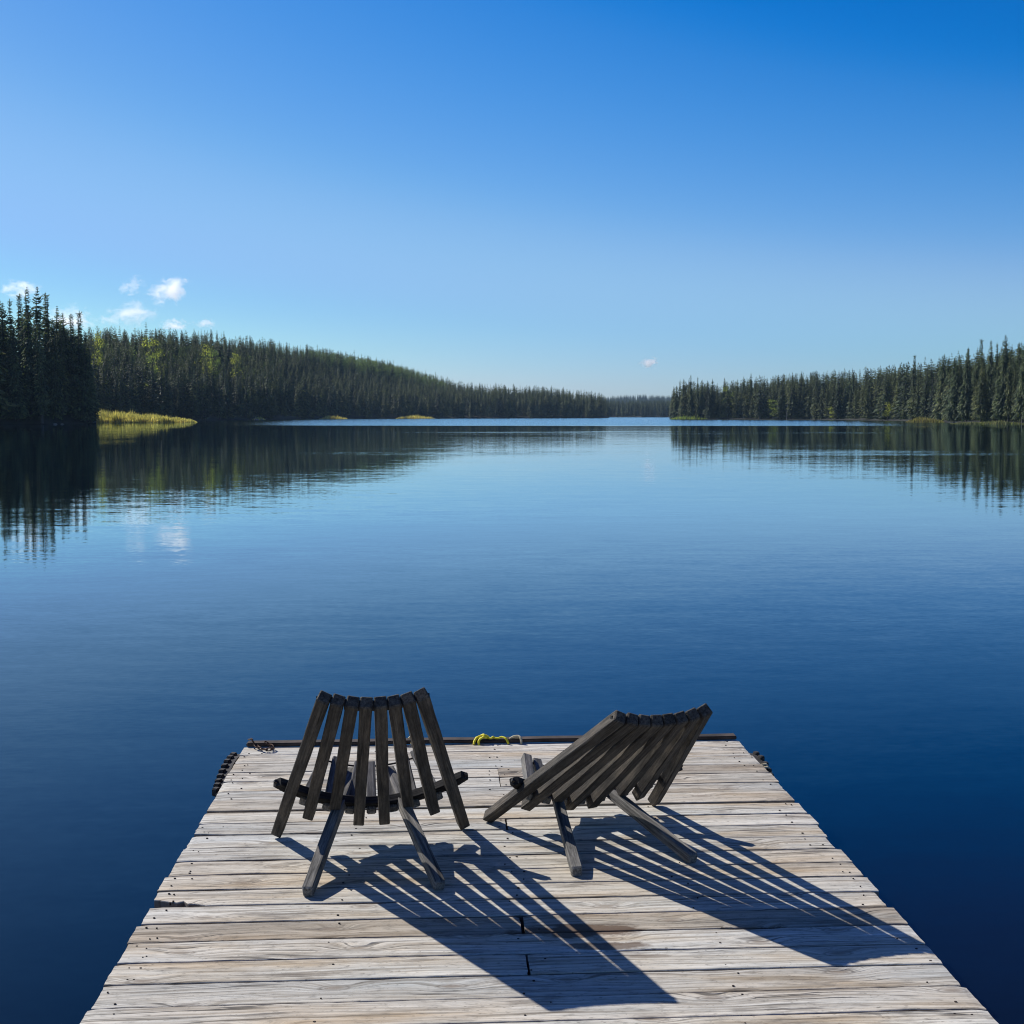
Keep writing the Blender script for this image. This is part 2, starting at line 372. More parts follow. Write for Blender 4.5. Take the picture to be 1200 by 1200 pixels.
def cyl_between(bm, A, B, r, n=8):
    A, B = Vector(A), Vector(B); d = (B - A).normalized()
    s = d.orthogonal().normalized(); u = d.cross(s)
    ra = [bm.verts.new(A + (s * math.cos(k * 2 * math.pi / n) + u * math.sin(k * 2 * math.pi / n)) * r) for k in range(n)]
    rb = [bm.verts.new(B + (s * math.cos(k * 2 * math.pi / n) + u * math.sin(k * 2 * math.pi / n)) * r) for k in range(n)]
    for k in range(n): bm.faces.new((ra[k], ra[(k + 1) % n], rb[(k + 1) % n], rb[k]))
    bm.faces.new(list(reversed(ra))); bm.faces.new(rb)
def tube(bm, pts, r, n=8):
    pts = [Vector(p) for p in pts]; rings = []
    prev = None
    for i, p in enumerate(pts):
        d = (pts[min(i + 1, len(pts) - 1)] - pts[max(i - 1, 0)]).normalized()
        s = prev.cross(d).cross(prev) if False else (d.orthogonal() if prev is None else (prev - d * prev.dot(d)))
        s.normalize(); prev = s; u = d.cross(s)
        rings.append([bm.verts.new(p + (s * math.cos(k * 2 * math.pi / n) + u * math.sin(k * 2 * math.pi / n)) * r) for k in range(n)])
    for a, b in zip(rings, rings[1:]):
        for k in range(n): bm.faces.new((a[k], a[(k + 1) % n], b[(k + 1) % n], b[k]))
    bm.faces.new(list(reversed(rings[0]))); bm.faces.new(rings[-1])

def chair(loc, rz, label, q, seed):
    """slatted folding chair: eight back slats fanned over a curved crossbar, nine seat slats, two of them long rear legs.
       local frame: +y towards the water (front of the chair), origin between the front feet"""
    t = empty('slatted_chair', (loc[0], loc[1], 0.002), rz)
    tag(t, label, 'chair', 'folding slatted chairs on the dock')
    W = 0.040
    ut, H, ul, uf, zf, zfl = q['ut'], q['H'], q['ul'], q['us'], q['zs'], q['zl']
    slope = H / ut                                   # back plane z = slope*u (ut negative)
    # where leg line meets the back plane (side view)
    ls = zfl / (uf - ul)                             # leg slope
    uX = ls * (-ul) / (slope - ls); zX = slope * uX
    dirB = Vector((0, ut, H)).normalized(); nB = Vector((0, H, -ut)).normalized()   # towards front-up
    # crossbar curve, a little in front of the back slats
    def bar(x):
        s = (x / 0.367) ** 2
        z = (zX - 0.022) + (q['zc'] - 0.008 - zX + 0.022) * s; u = z / slope
        return Vector((x, u, z)) + nB * 0.036
    # back slats
    for i in range(8):
        f = (i - 3.5) / 3.5
        top = Vector((0.166 * f * 1.0, ut, H)) - nB * 0.020 * (1 - f * f) - dirB * 0.010 * (1 - f * f)
        footx = 0.3895 * f
        foot = Vector((footx, 0, 0.014)) - nB * 0.010 * (1 - f * f)
        if i in (0, 7): end = foot + (foot - top).normalized() * (-0.004)
        elif i in (1, 6): end = foot + (top - foot) * q['b2']
        elif i in (2, 5): end = foot + (top - foot) * (q['b3'])
        else: end = foot + (top - foot) * q['b4']
        upv = nB + Vector((-f * 0.45, 0, 0))
        stick_obj('back_slat', t, M_chair, end, top, W * 1.10, W * 1.15, upv, seed + i * 1.31 + 0.2, round_end=0.006)
    # rod threaded through the slat tops and its bolt ends
    bm = bmesh.new()
    pts = []
    for i in range(17):
        f = -1.13 + 2.26 * i / 16
        pts.append(Vector((0.166 * f, ut, H)) - nB * (0.020 * (1 - f * f)) - dirB * (0.010 * (1 - f * f) + 0.026))
    tube(bm, pts, 0.0045)
    for e, o in ((pts[0], -1), (pts[-1], 1)): cyl_between(bm, e, e + Vector((0.007 * o, 0, 0)), 0.010, 6)
    bm_obj('top_rod', bm, M_bolt, t)
    for i in range(7):
        f = (i - 3.0) / 3.5; c = Vector((0.166 * f, ut, H)) - nB * (0.020 * (1 - f * f)) - dirB * (0.010 * (1 - f * f) + 0.027)
        bm = bmesh.new(); cyl_between(bm, c - Vector((0.006, 0, 0)), c + Vector((0.006, 0, 0)), 0.0185, 10); bm_obj('spacer', bm, M_bar, t)
    # crossbar: bent stick
    bm = bmesh.new(); lay = bm.verts.layers.float_vector.new('grain')
    n = 22; rings = []
    for s in range(n + 1):
        x = -0.367 + 0.734 * s / n; p = bar(x); d = (bar(x + 0.01) - bar(x - 0.01)).normalized()
        up = nB; sd = d.cross(up).normalized(); row = []
        sc = 0.85 if s in (0, n) else 1.0
        for k, (a, b) in enumerate(((-.5, -.4), (-.4, -.5), (.4, -.5), (.5, -.4), (.5, .4), (.4, .5), (-.4, .5), (-.5, .4))):
            v = bm.verts.new(p + sd * a * 0.046 * sc + up * b * 0.036 * sc); v[lay] = Vector((a * 0.04, b * 0.04, x)); row.append(v)
        rings.append(row)
    for a, b in zip(rings, rings[1:]):
        for j in range(8): bm.faces.new((a[j], a[(j + 1) % 8], b[(j + 1) % 8], b[j]))
    bm.faces.new(list(reversed(rings[0]))); bm.faces.new(rings[-1]); bmesh.ops.recalc_face_normals(bm, faces=bm.faces)
    cb = bm_obj('crossbar', bm, M_bar, t)
    for s in (-1, 1):
        bm = bmesh.new(); e = bar(0.367 * s); d = Vector((s, 0, 0.5)).normalized(); cyl_between(bm, e, e + d * 0.012, 0.009, 6)
        bm_obj('bolt', bm, M_bolt, cb)
    # seat slats and the two rear legs
    fx = [-0.188, -0.141, -0.094, -0.047, 0.0, 0.047, 0.094, 0.141, 0.188]
    rx = [-0.267, -0.178, None, -0.089, 0.0, 0.089, None, 0.178, 0.267]
    for j in range(9):
        f = fx[j] / 0.188
        F = Vector((fx[j], uf, zfl + (zf - zfl) * f * f))
        if j in (2, 6):
            s = -1 if j == 2 else 1
            Lf = Vector((0.2415 * s, ul, 0.016))
            Fx = Vector((0.075 * s, uf, zfl))
            stick_obj('leg', t, M_seat, Lf, Fx, W * 1.05, W * 1.05, (0.1 * s, -0.3, 1), seed + 20 + j, round_end=0.008)
            continue
        F = F + Vector((0, 0, 0.028)); bx = rx[j]; b = bar(bx)
        rear = Vector((bx, b.y - 0.012, b.z - 0.036))
        stick_obj('seat_slat', t, M_seat, rear, F, W * 0.98, W * 0.95, (-f * 0.35, 0, 1), seed + 40 + j, round_end=0.006)
    bm = bmesh.new()
    pts = [Vector((0.188 * f * 1.12, uf - 0.03, (zfl + (zf - zfl) * f * f) + 0.024)) for f in [-1 + k / 6 for k in range(13)]]
    tube(bm, pts, 0.004); bm_obj('seat_rod', bm, M_bolt, t)
    return t
chair((-0.298, 5.119), 0.0705, 'upright slatted wooden chair with its back to the camera, beside the more reclined one', dict(ut=-0.903, H=0.787, ul=-0.685, us=0.055, zs=0.290, zl=0.249, zc=0.300, b2=0.155, b3=0.235, b4=0.095), 1.0)
chair((0.5745, 5.324), 0.2388, 'low reclined slatted wooden chair turned to the left, nearer the dark water on the right', dict(ut=-0.968, H=0.669, ul=-0.725, us=0.084, zs=0.213, zl=0.166, zc=0.243, b2=0.13, b3=0.21, b4=0.09), 5.0)

# ------------------------------------------------------------------ rubber fenders bolted to the dock sides
def fender(x, y0, y1, side, label, wdt, ropes):
    """ribbed strip of old tyre tread, bowed outwards a little and sagging at the near end"""
    t = empty('rubber_fender', (x, (y0 + y1) / 2, -0.03)); tag(t, label, 'fender')
    L_ = y1 - y0; n = 26
    def ctr(u): return Vector((side * (0.012 + 0.016 * math.sin(math.pi * u)), L_ * (0.5 - u), -0.012 - 0.035 * u * u + 0.006 * math.sin(7 * u)))
    bm = bmesh.new(); rings = []
    for i in range(n + 1):
        c = ctr(i / n); w = wdt * (1 - 0.25 * abs(2 * i / n - 1) ** 3)
        rings.append([bm.verts.new(c + Vector((side * px * w, 0, pz))) for px, pz in ((-0.25, -0.03), (0.75, -0.045), (1.0, -0.02), (0.92, 0.004), (0.6, 0.014), (-0.25, 0.016))])
    for a, b in zip(rings, rings[1:]):
        for j in range(6): bm.faces.new((a[j], a[(j + 1) % 6], b[(j + 1) % 6], b[j]))
    bm.faces.new(rings[0]); bm.faces.new(list(reversed(rings[-1]))); bmesh.ops.recalc_face_normals(bm, faces=bm.faces)
    bm_obj('strip', bm, M_rubber, t)
    k = max(5, int(L_ / 0.062))
    for i in range(k):
        u = (i + 0.5) / k; c = ctr(u); bm = bmesh.new(); bmesh.ops.create_cube(bm, size=1)
        bmesh.ops.bevel(bm, geom=bm.edges, offset=0.12, segments=2, affect='EDGES')
        bmesh.ops.transform(bm, matrix=Matrix.Translation(c + Vector((side * wdt * 0.72, 0, 0.008))) @ Matrix.Rotation(0.3 * side + 0.1 * math.sin(i * 3), 4, 'Z') @ Matrix.Diagonal((wdt * 0.75, 0.034, 0.040, 1)), verts=bm.verts)
        bm_obj('rib', bm, M_rubber, t)
    for u in ropes:
        c = ctr(u); bm = bmesh.new(); tube(bm, [c + Vector((-side * 0.03, 0, 0.03)), c + Vector((side * 0.02, 0.004, 0.034)), c + Vector((side * wdt * 1.1, 0.0, 0.012)), c + Vector((side * wdt * 1.15, -0.006, -0.05))], 0.006); bm_obj('lashing', bm, M_cream, t)
    return t
fender(XL - 0.004, 5.90, 6.47, -1, 'ribbed black rubber strip along the left dock edge below the rusty chain', 0.040, ())
fender(XR + 0.004, 5.98, 6.33, 1, 'dark rubber strip with pale lashing on the right dock edge past the reclined chair', 0.034, (0.62, 0.72))

# ------------------------------------------------------------------ rusty chain at the corner
def chain():
    t = empty('chain', (XL + 0.055, YF - 0.03, 0.03)); tag(t, 'short rusty chain looped over the far corner of the dock', 'chain')
    path = [(-0.035, 0.045, 0.012), (-0.015, 0.012, 0.020), (0.01, -0.015, -0.008), (0.035, -0.045, -0.018), (0.06, -0.075, -0.018), (0.09, -0.092, -0.018), (0.12, -0.08, -0.018), (0.125, -0.05, -0.018), (0.105, -0.02, -0.012), (0.07, 0.0, 0.006)]
    for i in range(len(path) - 1):
        a, b = Vector(path[i]), Vector(path[i + 1]); c = (a + b) / 2; d = (b - a).normalized(); ln = (b - a).length * 0.5 + 0.007
        s = d.cross(Vector((0, 0, 1))).normalized(); 
        if i % 2: s = (s * 0.4 + Vector((0, 0, 1)) * 0.9).normalized()
        pts = []
        for k in range(15):
            an = 2 * math.pi * k / 14; pts.append(c + d * math.cos(an) * ln + s * math.sin(an) * 0.011)
        bm = bmesh.new(); tube(bm, pts, 0.0036, 6); bm_obj('link', bm, M_iron, t, True)
    t.scale = (0.85, 0.85, 0.85)
    return t
chain()

# ------------------------------------------------------------------ ropes on the end rail
def rope(name, label, m, loops, loc, r=0.008):
    t = empty(name, loc); tag(t, label, 'rope')
    bm = bmesh.new()
    for pts in loops:
        # smooth the control points
        P = [Vector(p) for p in pts]; out = []
        for i in range(len(P) - 1):
            p0, p1, p2, p3 = P[max(i - 1, 0)], P[i], P[i + 1], P[min(i + 2, len(P) - 1)]
            for s in range(5):
                u = s / 5; out.append(0.5 * ((2 * p1) + (p2 - p0) * u + (2 * p0 - 5 * p1 + 4 * p2 - p3) * u * u + (3 * p1 - p0 - 3 * p2 + p3) * u ** 3))
        out.append(P[-1]); tube(bm, out, r, 8)
    bm_obj('strand', bm, m, t, True); t.scale = (0.86, 0.86, 0.72); return t
ry = YF - 0.0
rope('yellow_rope', 'bright yellow rope tied in loose loops over the dark end rail between the chairs', M_yellow, [
    [(-0.075, -0.035, -0.022), (-0.07, -0.02, 0.0), (-0.055, 0.0, 0.018), (-0.03, 0.02, 0.026), (-0.012, 0.0, 0.040), (0.0, -0.01, 0.020), (0.01, 0.02, 0.012)],
    [(-0.045, -0.04, -0.028), (-0.042, -0.026, 0.006), (-0.02, -0.012, 0.022), (0.0, 0.01, 0.030), (0.02, 0.02, 0.012)],
    [(-0.06, 0.02, 0.012), (-0.035, 0.0, 0.014), (0.0, 0.01, 0.016), (0.03, 0.0, 0.010), (0.045, 0.0, 0.022), (0.05, 0.015, 0.012)],
    [(0.045, 0.01, 0.014), (0.075, -0.004, 0.012), (0.10, 0.0, 0.020), (0.125, -0.02, 0.012), (0.14, -0.035, -0.022)]], (0.235, ry, 0.020), 0.0072)
rope('cream_rope', 'small cream rope knot on the end rail, right of the yellow rope', M_cream, [
    [(-0.04, 0.01, 0.004), (-0.02, 0.0, 0.022), (0.01, -0.002, 0.026), (0.025, -0.02, 0.012), (0.027, -0.034, -0.022)],
    [(-0.025, 0.02, 0.004), (0.0, 0.0, 0.014), (0.02, 0.01, 0.010), (0.0, 0.03, 0.004)]], (0.40, ry, 0.020), 0.0075)
rope('knotted_rope', 'frayed beige rope on the end rail seen through the upright chair back', M_cream, [
    [(-0.045, 0.01, 0.004), (-0.03, -0.002, 0.026), (-0.012, -0.01, 0.016), (-0.008, -0.03, -0.01)],
    [(0.02, 0.01, 0.008), (0.04, 0.0, 0.03), (0.058, -0.02, 0.010), (0.05, -0.034, -0.016), (0.03, -0.034, -0.02)]], (-0.19, ry, 0.026), 0.0095)

# ------------------------------------------------------------------ lake
def water_mat():
    m, nt, out = mat('lake_water')
    geo = N(nt, 'ShaderNodeNewGeometry'); P = geo.outputs['Position']
    sep = N(nt, 'ShaderNodeSeparateXYZ'); L(nt, P, sep.inputs[0])
    dist = N(nt, 'ShaderNodeVectorMath', operation='LENGTH'); L(nt, P, dist.inputs[0]); D = dist.outputs['Value']
    lg = math_(nt, 'LOGARITHM', math_(nt, 'MAXIMUM', D, 1.0), 10.0)
    pn = noise_n(nt, mapping(nt, P, (0.006, 0.018, 1)), 1.0, 3, 0.5).outputs['Fac']
    pn2 = noise_n(nt, mapping(nt, P, (0.03, 0.16, 1)), 1.0, 4, 0.6).outputs['Fac']
    lgw = math_(nt, 'ADD', lg, math_(nt, 'MULTIPLY', math_(nt, 'SUBTRACT', pn, 0.5), 0.10))
    # wind-ruffled stretches of open water far out, and a fainter one nearer in
    rf = ramp(nt, math_(nt, 'DIVIDE', lgw, 4.0), [(0.0, 0.0), (0.595, 0.0), (0.608, 1.0), (0.72, 1.0), (0.76, 0.9)]).outputs[0]
    # only open water, clear of the sheltered left shore
    sh = ramp(nt, math_(nt, 'DIVIDE', sep.outputs[0], math_(nt, 'MAXIMUM', D, 1.0)), [(0.0, 0)]).outputs[0]
    ang = math_(nt, 'DIVIDE', sep.outputs[0], math_(nt, 'MAXIMUM', sep.outputs[1], 1.0))
    angn = math_(nt, 'ADD', ang, math_(nt, 'MULTIPLY', math_(nt, 'SUBTRACT', pn2, 0.5), 0.05))
    am = ramp(nt, math_(nt, 'ADD', angn, 0.5), [(0.30, 0.0), (0.345, 0.35), (0.40, 1.0), (0.80, 1.0), (0.87, 0.45), (0.93, 0.1)]).outputs[0]
    rf = math_(nt, 'MULTIPLY', rf, am)
    b2 = ramp(nt, math_(nt, 'DIVIDE', lgw, 4.0), [(0.452, 0.0), (0.462, 1.0), (0.468, 0.6), (0.478, 0.0)]).outputs[0]
    b2 = math_(nt, 'MULTIPLY', b2, ramp(nt, pn2, [(0.46, 0.0), (0.58, 1.0)]).outputs[0])
    b3 = ramp(nt, math_(nt, 'DIVIDE', lgw, 4.0), [(0.535, 0.0), (0.545, 1.0), (0.548, 1.0), (0.556, 0.0)]).outputs[0]
    b3 = math_(nt, 'MULTIPLY', b3, ramp(nt, pn2, [(0.50, 0.0), (0.58, 1.0)]).outputs[0])
    ruf = math_(nt, 'ADD', rf, math_(nt, 'MULTIPLY', math_(nt, 'ADD', b2, b3), 0.20), clamp=True)
    # ripples as slopes
    w1 = noise_n(nt, mapping(nt, P, (0.30, 1.1, 1)), 1.0, 2, 0.5)
    w2 = noise_n(nt, mapping(nt, P, (1.4, 5.0, 1), (3, 1, 0)), 1.0, 2, 0.5)
    w3 = noise_n(nt, mapping(nt, P, (9.0, 26.0, 1), (7, 2, 0)), 1.0, 2, 0.5)
    def cen(n, a):
        s = N(nt, 'ShaderNodeVectorMath', operation='SUBTRACT'); L(nt, n.outputs['Color'], s.inputs[0]); s.inputs[1].default_value = (0.5, 0.5, 0.5)
        k = N(nt, 'ShaderNodeVectorMath', operation='MULTIPLY'); L(nt, s.outputs[0], k.inputs[0]); k.inputs[1].default_value = (a * 0.35, a, 0); return k.outputs[0]
    def add(a, b):
        s = N(nt, 'ShaderNodeVectorMath', operation='ADD'); L(nt, a, s.inputs[0]); L(nt, b, s.inputs[1]); return s.outputs[0]
    calm = add(add(cen(w1, 0.014), cen(w2, 0.024)), cen(w3, 0.030))
    big = ramp(nt, noise_n(nt, mapping(nt, P, (0.05, 0.12, 1), (4, 4, 0)), 1.0, 3, 0.6).outputs['Fac'], [(0.35, 0.55), (0.65, 1.35)]).outputs[0]
    sc1 = N(nt, 'ShaderNodeVectorMath', operation='MULTIPLY'); L(nt, calm, sc1.inputs[0]); L(nt, big, sc1.inputs[1])
    bias = N(nt, 'ShaderNodeCombineXYZ'); bias.inputs[1].default_value = -0.045
    rough_s = add(add(cen(w2, 0.26), cen(w3, 0.22)), bias.outputs[0])
    sc2 = N(nt, 'ShaderNodeVectorMath', operation='MULTIPLY'); L(nt, rough_s, sc2.inputs[0])
    cb = N(nt, 'ShaderNodeCombineXYZ'); [L(nt, ruf, cb.inputs[i]) for i in range(3)]; L(nt, cb.outputs[0], sc2.inputs[1])
    nn = add(add(sc1.outputs[0], sc2.outputs[0]), geo.outputs['Normal'])
    nm = N(nt, 'ShaderNodeVectorMath', operation='NORMALIZE'); L(nt, nn, nm.inputs[0])
    df = N(nt, 'ShaderNodeBsdfDiffuse'); df.inputs[0].default_value = (0.0010, 0.0028, 0.0062, 1)
    gl = N(nt, 'ShaderNodeBsdfGlossy'); gl.inputs['Color'].default_value = (0.83, 0.94, 1.0, 1); gl.inputs['Roughness'].default_value = 0.015
    L(nt, nm.outputs[0], gl.inputs['Normal'])
    fr = N(nt, 'ShaderNodeFresnel'); fr.inputs['IOR'].default_value = 1.333; L(nt, nm.outputs[0], fr.inputs['Normal'])
    fc = ramp(nt, fr.outputs[0], [(0.0, 0.0), (0.06, 0.05), (0.34, 0.36), (0.62, 0.79), (0.85, 0.96), (1.0, 1.0)]).outputs[0]
    ms = N(nt, 'ShaderNodeMixShader'); L(nt, fc, ms.inputs[0]); L(nt, df.outputs[0], ms.inputs[1]); L(nt, gl.outputs[0], ms.inputs[2])
    L(nt, ms.outputs[0], out.inputs[0]); return m
M_water = water_mat()
def sheet(name, x0, x1, y0, y1, z, m):
    me = mesh_np(name, [(x0, y0, z), (x1, y0, z), (x1, y1, z), (x0, y1, z)], [(0, 1, 2, 3)], [m])
    o = link(bpy.data.objects.new(name, me)); tag(o, kind='structure'); return o
sheet('water', -3500, 3500, -400, 6500, WATER_Z, M_water)
sheet('lake_bed', -3600, 3600, -500, 6600, -6.0, M_ground)

# ------------------------------------------------------------------ land
def interp(tab, x): return float(np.interp(x, [a for a, _ in tab], [b for _, b in tab]))
class Land:
    def __init__(s, name, x0, x1, shore, ridge, hill, depth, fade=(12, 12), bank=1.0):
        s.x0, s.x1, s.shore, s.ridge, s.hill, s.depth, s.fade, s.bank, s.name = x0, x1, shore, ridge, hill, depth, fade, bank, name
    def Ds(s, px): return interp(s.shore, px) * (1 + 0.012 * noise.noise(Vector((px * 0.05, 3, s.x0 * 0.1))))
    def h(s, px, d):
        ds = s.Ds(px); dr = interp(s.ridge, px); e = 1.0
        if s.fade[0]: e = min(e, (px - s.x0) / s.fade[0])
        if s.fade[1]: e = min(e, (s.x1 - px) / s.fade[1])
        e = max(0.0, e)
        t = min(1.0, max(0.0, (d - ds) / max(1.0, dr - ds))); t = t * t * (3 - 2 * t) * 0.6 + t * 0.4
        b = s.bank * min(1.0, max(0.0, (d - ds) / 7.0))
        hh = interp(s.hill, px) * t * (1 + 0.10 * noise.noise(Vector((px * 0.02, d * 0.01, 7))))
        if d > dr: hh -= (d - dr) * 0.06
        return WATER_Z + (b + hh) * min(1, e * 1.5) + (-0.5 if d <= ds + 0.01 else 0) - (1 - min(1, e * 3)) * 0.6
    def build(s):
        xs = np.arange(s.x0, s.x1 + 0.1, 3.0); V = []; F = []
        fr = [-0.03, 0.0, 0.004, 0.012, 0.03, 0.06, 0.1, 0.16, 0.24, 0.34, 0.46, 0.6, 0.8, 1.0]
        nr = len(fr)
        for px in xs:
            ds = s.Ds(px); a = az_of(px)
            for q in fr:
                d = ds + q * s.depth; z = s.h(px, d) if q >= 0 else -3.0
                if q == 1.0: z = -3.0
                V.append((math.sin(a) * d, math.cos(a) * d, z))
        for i in range(len(xs) - 1):
            for j in range(nr - 1):
                F.append((i * nr + j, (i + 1) * nr + j, (i + 1) * nr + j + 1, i * nr + j + 1))
        o = link(bpy.data.objects.new(s.name, mesh_np(s.name, V, F, [M_ground], smooth=True))); tag(o, kind='structure')
    def at(s, px, dd):
        d = s.Ds(px) + dd; a = az_of(px); return (math.sin(a) * d, math.cos(a) * d, s.h(px, d)), d
headland = Land('headland', -420, 116, [(-420, 250), (0, 300), (60, 304), (116, 322)], [(-420, 330), (0, 350), (70, 350), (116, 345)], [(-420, 8), (0, 7.5), (50, 6.0), (90, 3.0), (116, 0.5)], 95, (0, 7), 1.4)
leftland = Land('left_hillside', -420, 714, [(-420, 420), (60, 440), (230, 505), (330, 610), (400, 760), (500, 850), (600, 920), (700, 985), (714, 1010)],
                [(-420, 640), (110, 640), (230, 700), (330, 860), (420, 1080), (520, 1150), (620, 1150), (714, 1090)],
                [(-420, 27), (110, 27.5), (180, 30), (240, 32), (300, 34), (340, 36), (380, 40), (430, 38), (480, 27), (540, 12), (600, 8), (660, 6), (714, 2)], 420, (0, 6), 1.0)
farland = Land('far_shore', 640, 830, [(640, 1350), (830, 1350)], [(640, 1600), (830, 1600)], [(640, 3), (830, 3)], 400, (0, 0), 1.0)
rightland = Land('right_shore', 783, 1620, [(783, 700), (800, 660), (850, 640), (950, 600), (1040, 500), (1095, 430), (1110, 385), (1150, 340), (1200, 312), (1620, 200)],
                 [(783, 760), (900, 840), (1000, 760), (1100, 640), (1200, 520), (1620, 420)],
                 [(783, 1), (830, 3), (880, 6), (930, 12), (960, 11), (1010, 9), (1080, 9), (1140, 7.5), (1200, 6), (1620, 5)], 330, (5, 0), 0.4)
farhill = Land('far_hill', 560, 1000, [(560, 2600), (1000, 2600)], [(560, 3200), (1000, 3200)], [(560, 20), (640, 30), (700, 34), (730, 37), (760, 41), (785, 39), (1000, 25)], 1000, (0, 0), 1.0)
for l in (headland, leftland, farland, rightland, farhill): l.build()

# ------------------------------------------------------------------ trees (unit height meshes)
def spruce_arrays(seed, levels, per, width=0.13, bare=0.10, club=0.0, fine=1.0, sparse=0.0):
    r = random.Random(seed); V = []; T = []
    def add(a, b, c):
        i = len(V); V.extend((a, b, c)); T.append((i, i + 1, i + 2))
    lean = (r.uniform(-.012, .012), r.uniform(-.012, .012))
    lump = [r.uniform(0.7, 1.25) for _ in range(12)]
    for k in range(levels):
        t = (k + r.random() * 0.7) / levels; z = bare + (1 - bare) * t
        pr = (1 - t) ** 0.62 * (0.55 + 0.45 * min(1, t * 5 + 0.35)) * width
        if club and 0.80 < t < 0.97: pr = max(pr, width * club)
        pr *= lump[int(t * 11.99)] * (1 if t < 0.9 else 0.9)
        pr = max(pr, 0.006)
        n = max(3, int(per * (0.45 + 0.55 * (1 - t))))
        a0 = r.random() * 6.28
        for j in range(n):
            if r.random() < sparse * (1 - t): continue
            a = a0 + 6.283 * j / n + r.uniform(-.35, .35)
            ln = pr * r.uniform(0.55, 1.2); droop = r.uniform(0.25, 0.75) if t < 0.85 else r.uniform(-0.9, -0.1)
            ca, sa = math.cos(a), math.sin(a); cx, cy = lean[0] * z, lean[1] * z
            wd = (0.010 + ln * 0.36) / fine ** 0.5
            tip = (cx + ca * ln, cy + sa * ln, z - droop * ln)
            # spray pieces: hanging ragged triangles along the bough
            ns = 2 if fine < 1.5 else 4
            for s in range(ns):
                f0 = s / ns * 0.85; f1 = min(1.0, f0 + 1.25 / ns)
                p0 = (cx + ca * ln * f0, cy + sa * ln * f0, z - droop * ln * f0 * f0 + 0.004)
                p1 = (cx + ca * ln * f1, cy + sa * ln * f1, z - droop * ln * f1 * f1 + r.uniform(-.002, .004))
                ww = wd * (1.1 - 0.6 * f0)
                sx_, sy_ = -sa * ww * 0.6, ca * ww * 0.6
                dz = -r.uniform(0.3, 0.8) * ww
                add(p0, p1, (p0[0] * 0.5 + p1[0] * 0.5 + sx_, p0[1] * 0.5 + p1[1] * 0.5 + sy_, (p0[2] + p1[2]) / 2 + dz))
                add(p0, p1, (p0[0] * 0.5 + p1[0] * 0.5 - sx_, p0[1] * 0.5 + p1[1] * 0.5 - sy_, (p0[2] + p1[2]) / 2 + dz * r.uniform(0.6, 1.3)))
    # leader
    add((lean[0] - 0.004, lean[1], 0.95), (lean[0] + 0.004, lean[1], 0.95), (lean[0], lean[1], 1.01))
    return np.array(V), np.array(T)
def trunk_arrays(h=0.97, r0=0.011):
    V = []; T = []; n = 6; lv = [(-0.05, 1.5), (0.03, 1.15), (0.2, 1.0), (0.5, 0.7), (0.8, 0.35), (1.0, 0.08)]
    for z, s in lv:
        for k in range(n): V.append((r0 * s * math.cos(k * math.pi / 3), r0 * s * math.sin(k * math.pi / 3), z * h))
    for i in range(len(lv) - 1):
        for k in range(n):
            a, b = i * n + k, i * n + (k + 1) % n; T += [(a, b, b + n), (a, b + n, a + n)]
    # dead limb stubs near the foot
    rr = random.Random(3)
    for k in range(14):
        z = rr.uniform(0.03, 0.35); a = rr.random() * 6.28; l = rr.uniform(0.02, 0.05); i = len(V)
        V += [(0, 0, z + .003), (0, 0, z - .003), (math.cos(a) * l, math.sin(a) * l, z - rr.uniform(0, .012))]; T.append((i, i + 1, i + 2))
    return np.array(V), np.array(T)
def round_tree_arrays(seed, n=700, base=0.2, wx=0.22, clumps=16):
    r = random.Random(seed); V = []; T = []
    cl = []
    for k in range(clumps):
        z = r.uniform(base + 0.1, 0.92); rad = wx * math.sin(math.pi * min(1, max(0.12, (z - base) / (1.08 - base)))) ** 0.7
        a = r.random() * 6.28; q = r.uniform(0.2, 0.8) * rad
        cl.append((math.cos(a) * q, math.sin(a) * q, z, r.uniform(0.06, 0.12)))
    for k in range(n):
        c = r.choice(cl)
        while True:
            p = [r.uniform(-1, 1) for _ in range(3)]; m = sum(x * x for x in p)
            if 0.15 < m < 1: break
        p = (c[0] + p[0] * c[3], c[1] + p[1] * c[3], c[2] + p[2] * c[3] * 0.8)
        s = r.uniform(0.012, 0.026)
        i = len(V)
        for _ in range(3): V.append(tuple(p[q] + r.uniform(-s, s) for q in range(3)))
        T.append((i, i + 1, i + 2))
    return np.array(V), np.array(T)
tr_V, tr_T = trunk_arrays()
trunk_me = tri_mesh('trunk', tr_V, tr_T, [M_bark])
HI = []
for k, (wd, bare, club, sp) in enumerate([(0.125, 0.06, 0.0, 0.1), (0.10, 0.08, 0.28, 0.1), (0.145, 0.05, 0.0, 0.15), (0.09, 0.12, 0.42, 0.2), (0.115, 0.05, 0.2, 0.05), (0.13, 0.15, 0.0, 0.35), (0.155, 0.04, 0.0, 0.1)]):
    V, T = spruce_arrays(100 + k, 60, 12, wd, bare, club, 2.0, sp); HI.append(tri_mesh('crown', V, T, [M_spruce]))
LO = []; LO_ME = []
for k, (wd, bare, club, sp) in enumerate([(0.125, 0.05, 0, 0.05), (0.105, 0.06, 0.2, 0.1), (0.145, 0.04, 0, 0.1), (0.095, 0.08, 0.3, 0.15), (0.115, 0.1, 0, 0.2)]):
    V, T = spruce_arrays(200 + k, 34, 8, wd, bare, club, 1.3, sp)
    VV = np.vstack([V, tr_V]); TT = np.vstack([T, tr_T + len(V)]); mi = [0] * len(T) + [1] * len(tr_T)
    LO.append((V, T)); LO_ME.append(tri_mesh('spruce_tree', VV, TT, [M_spruce_far, M_bark], mi))
BI = []
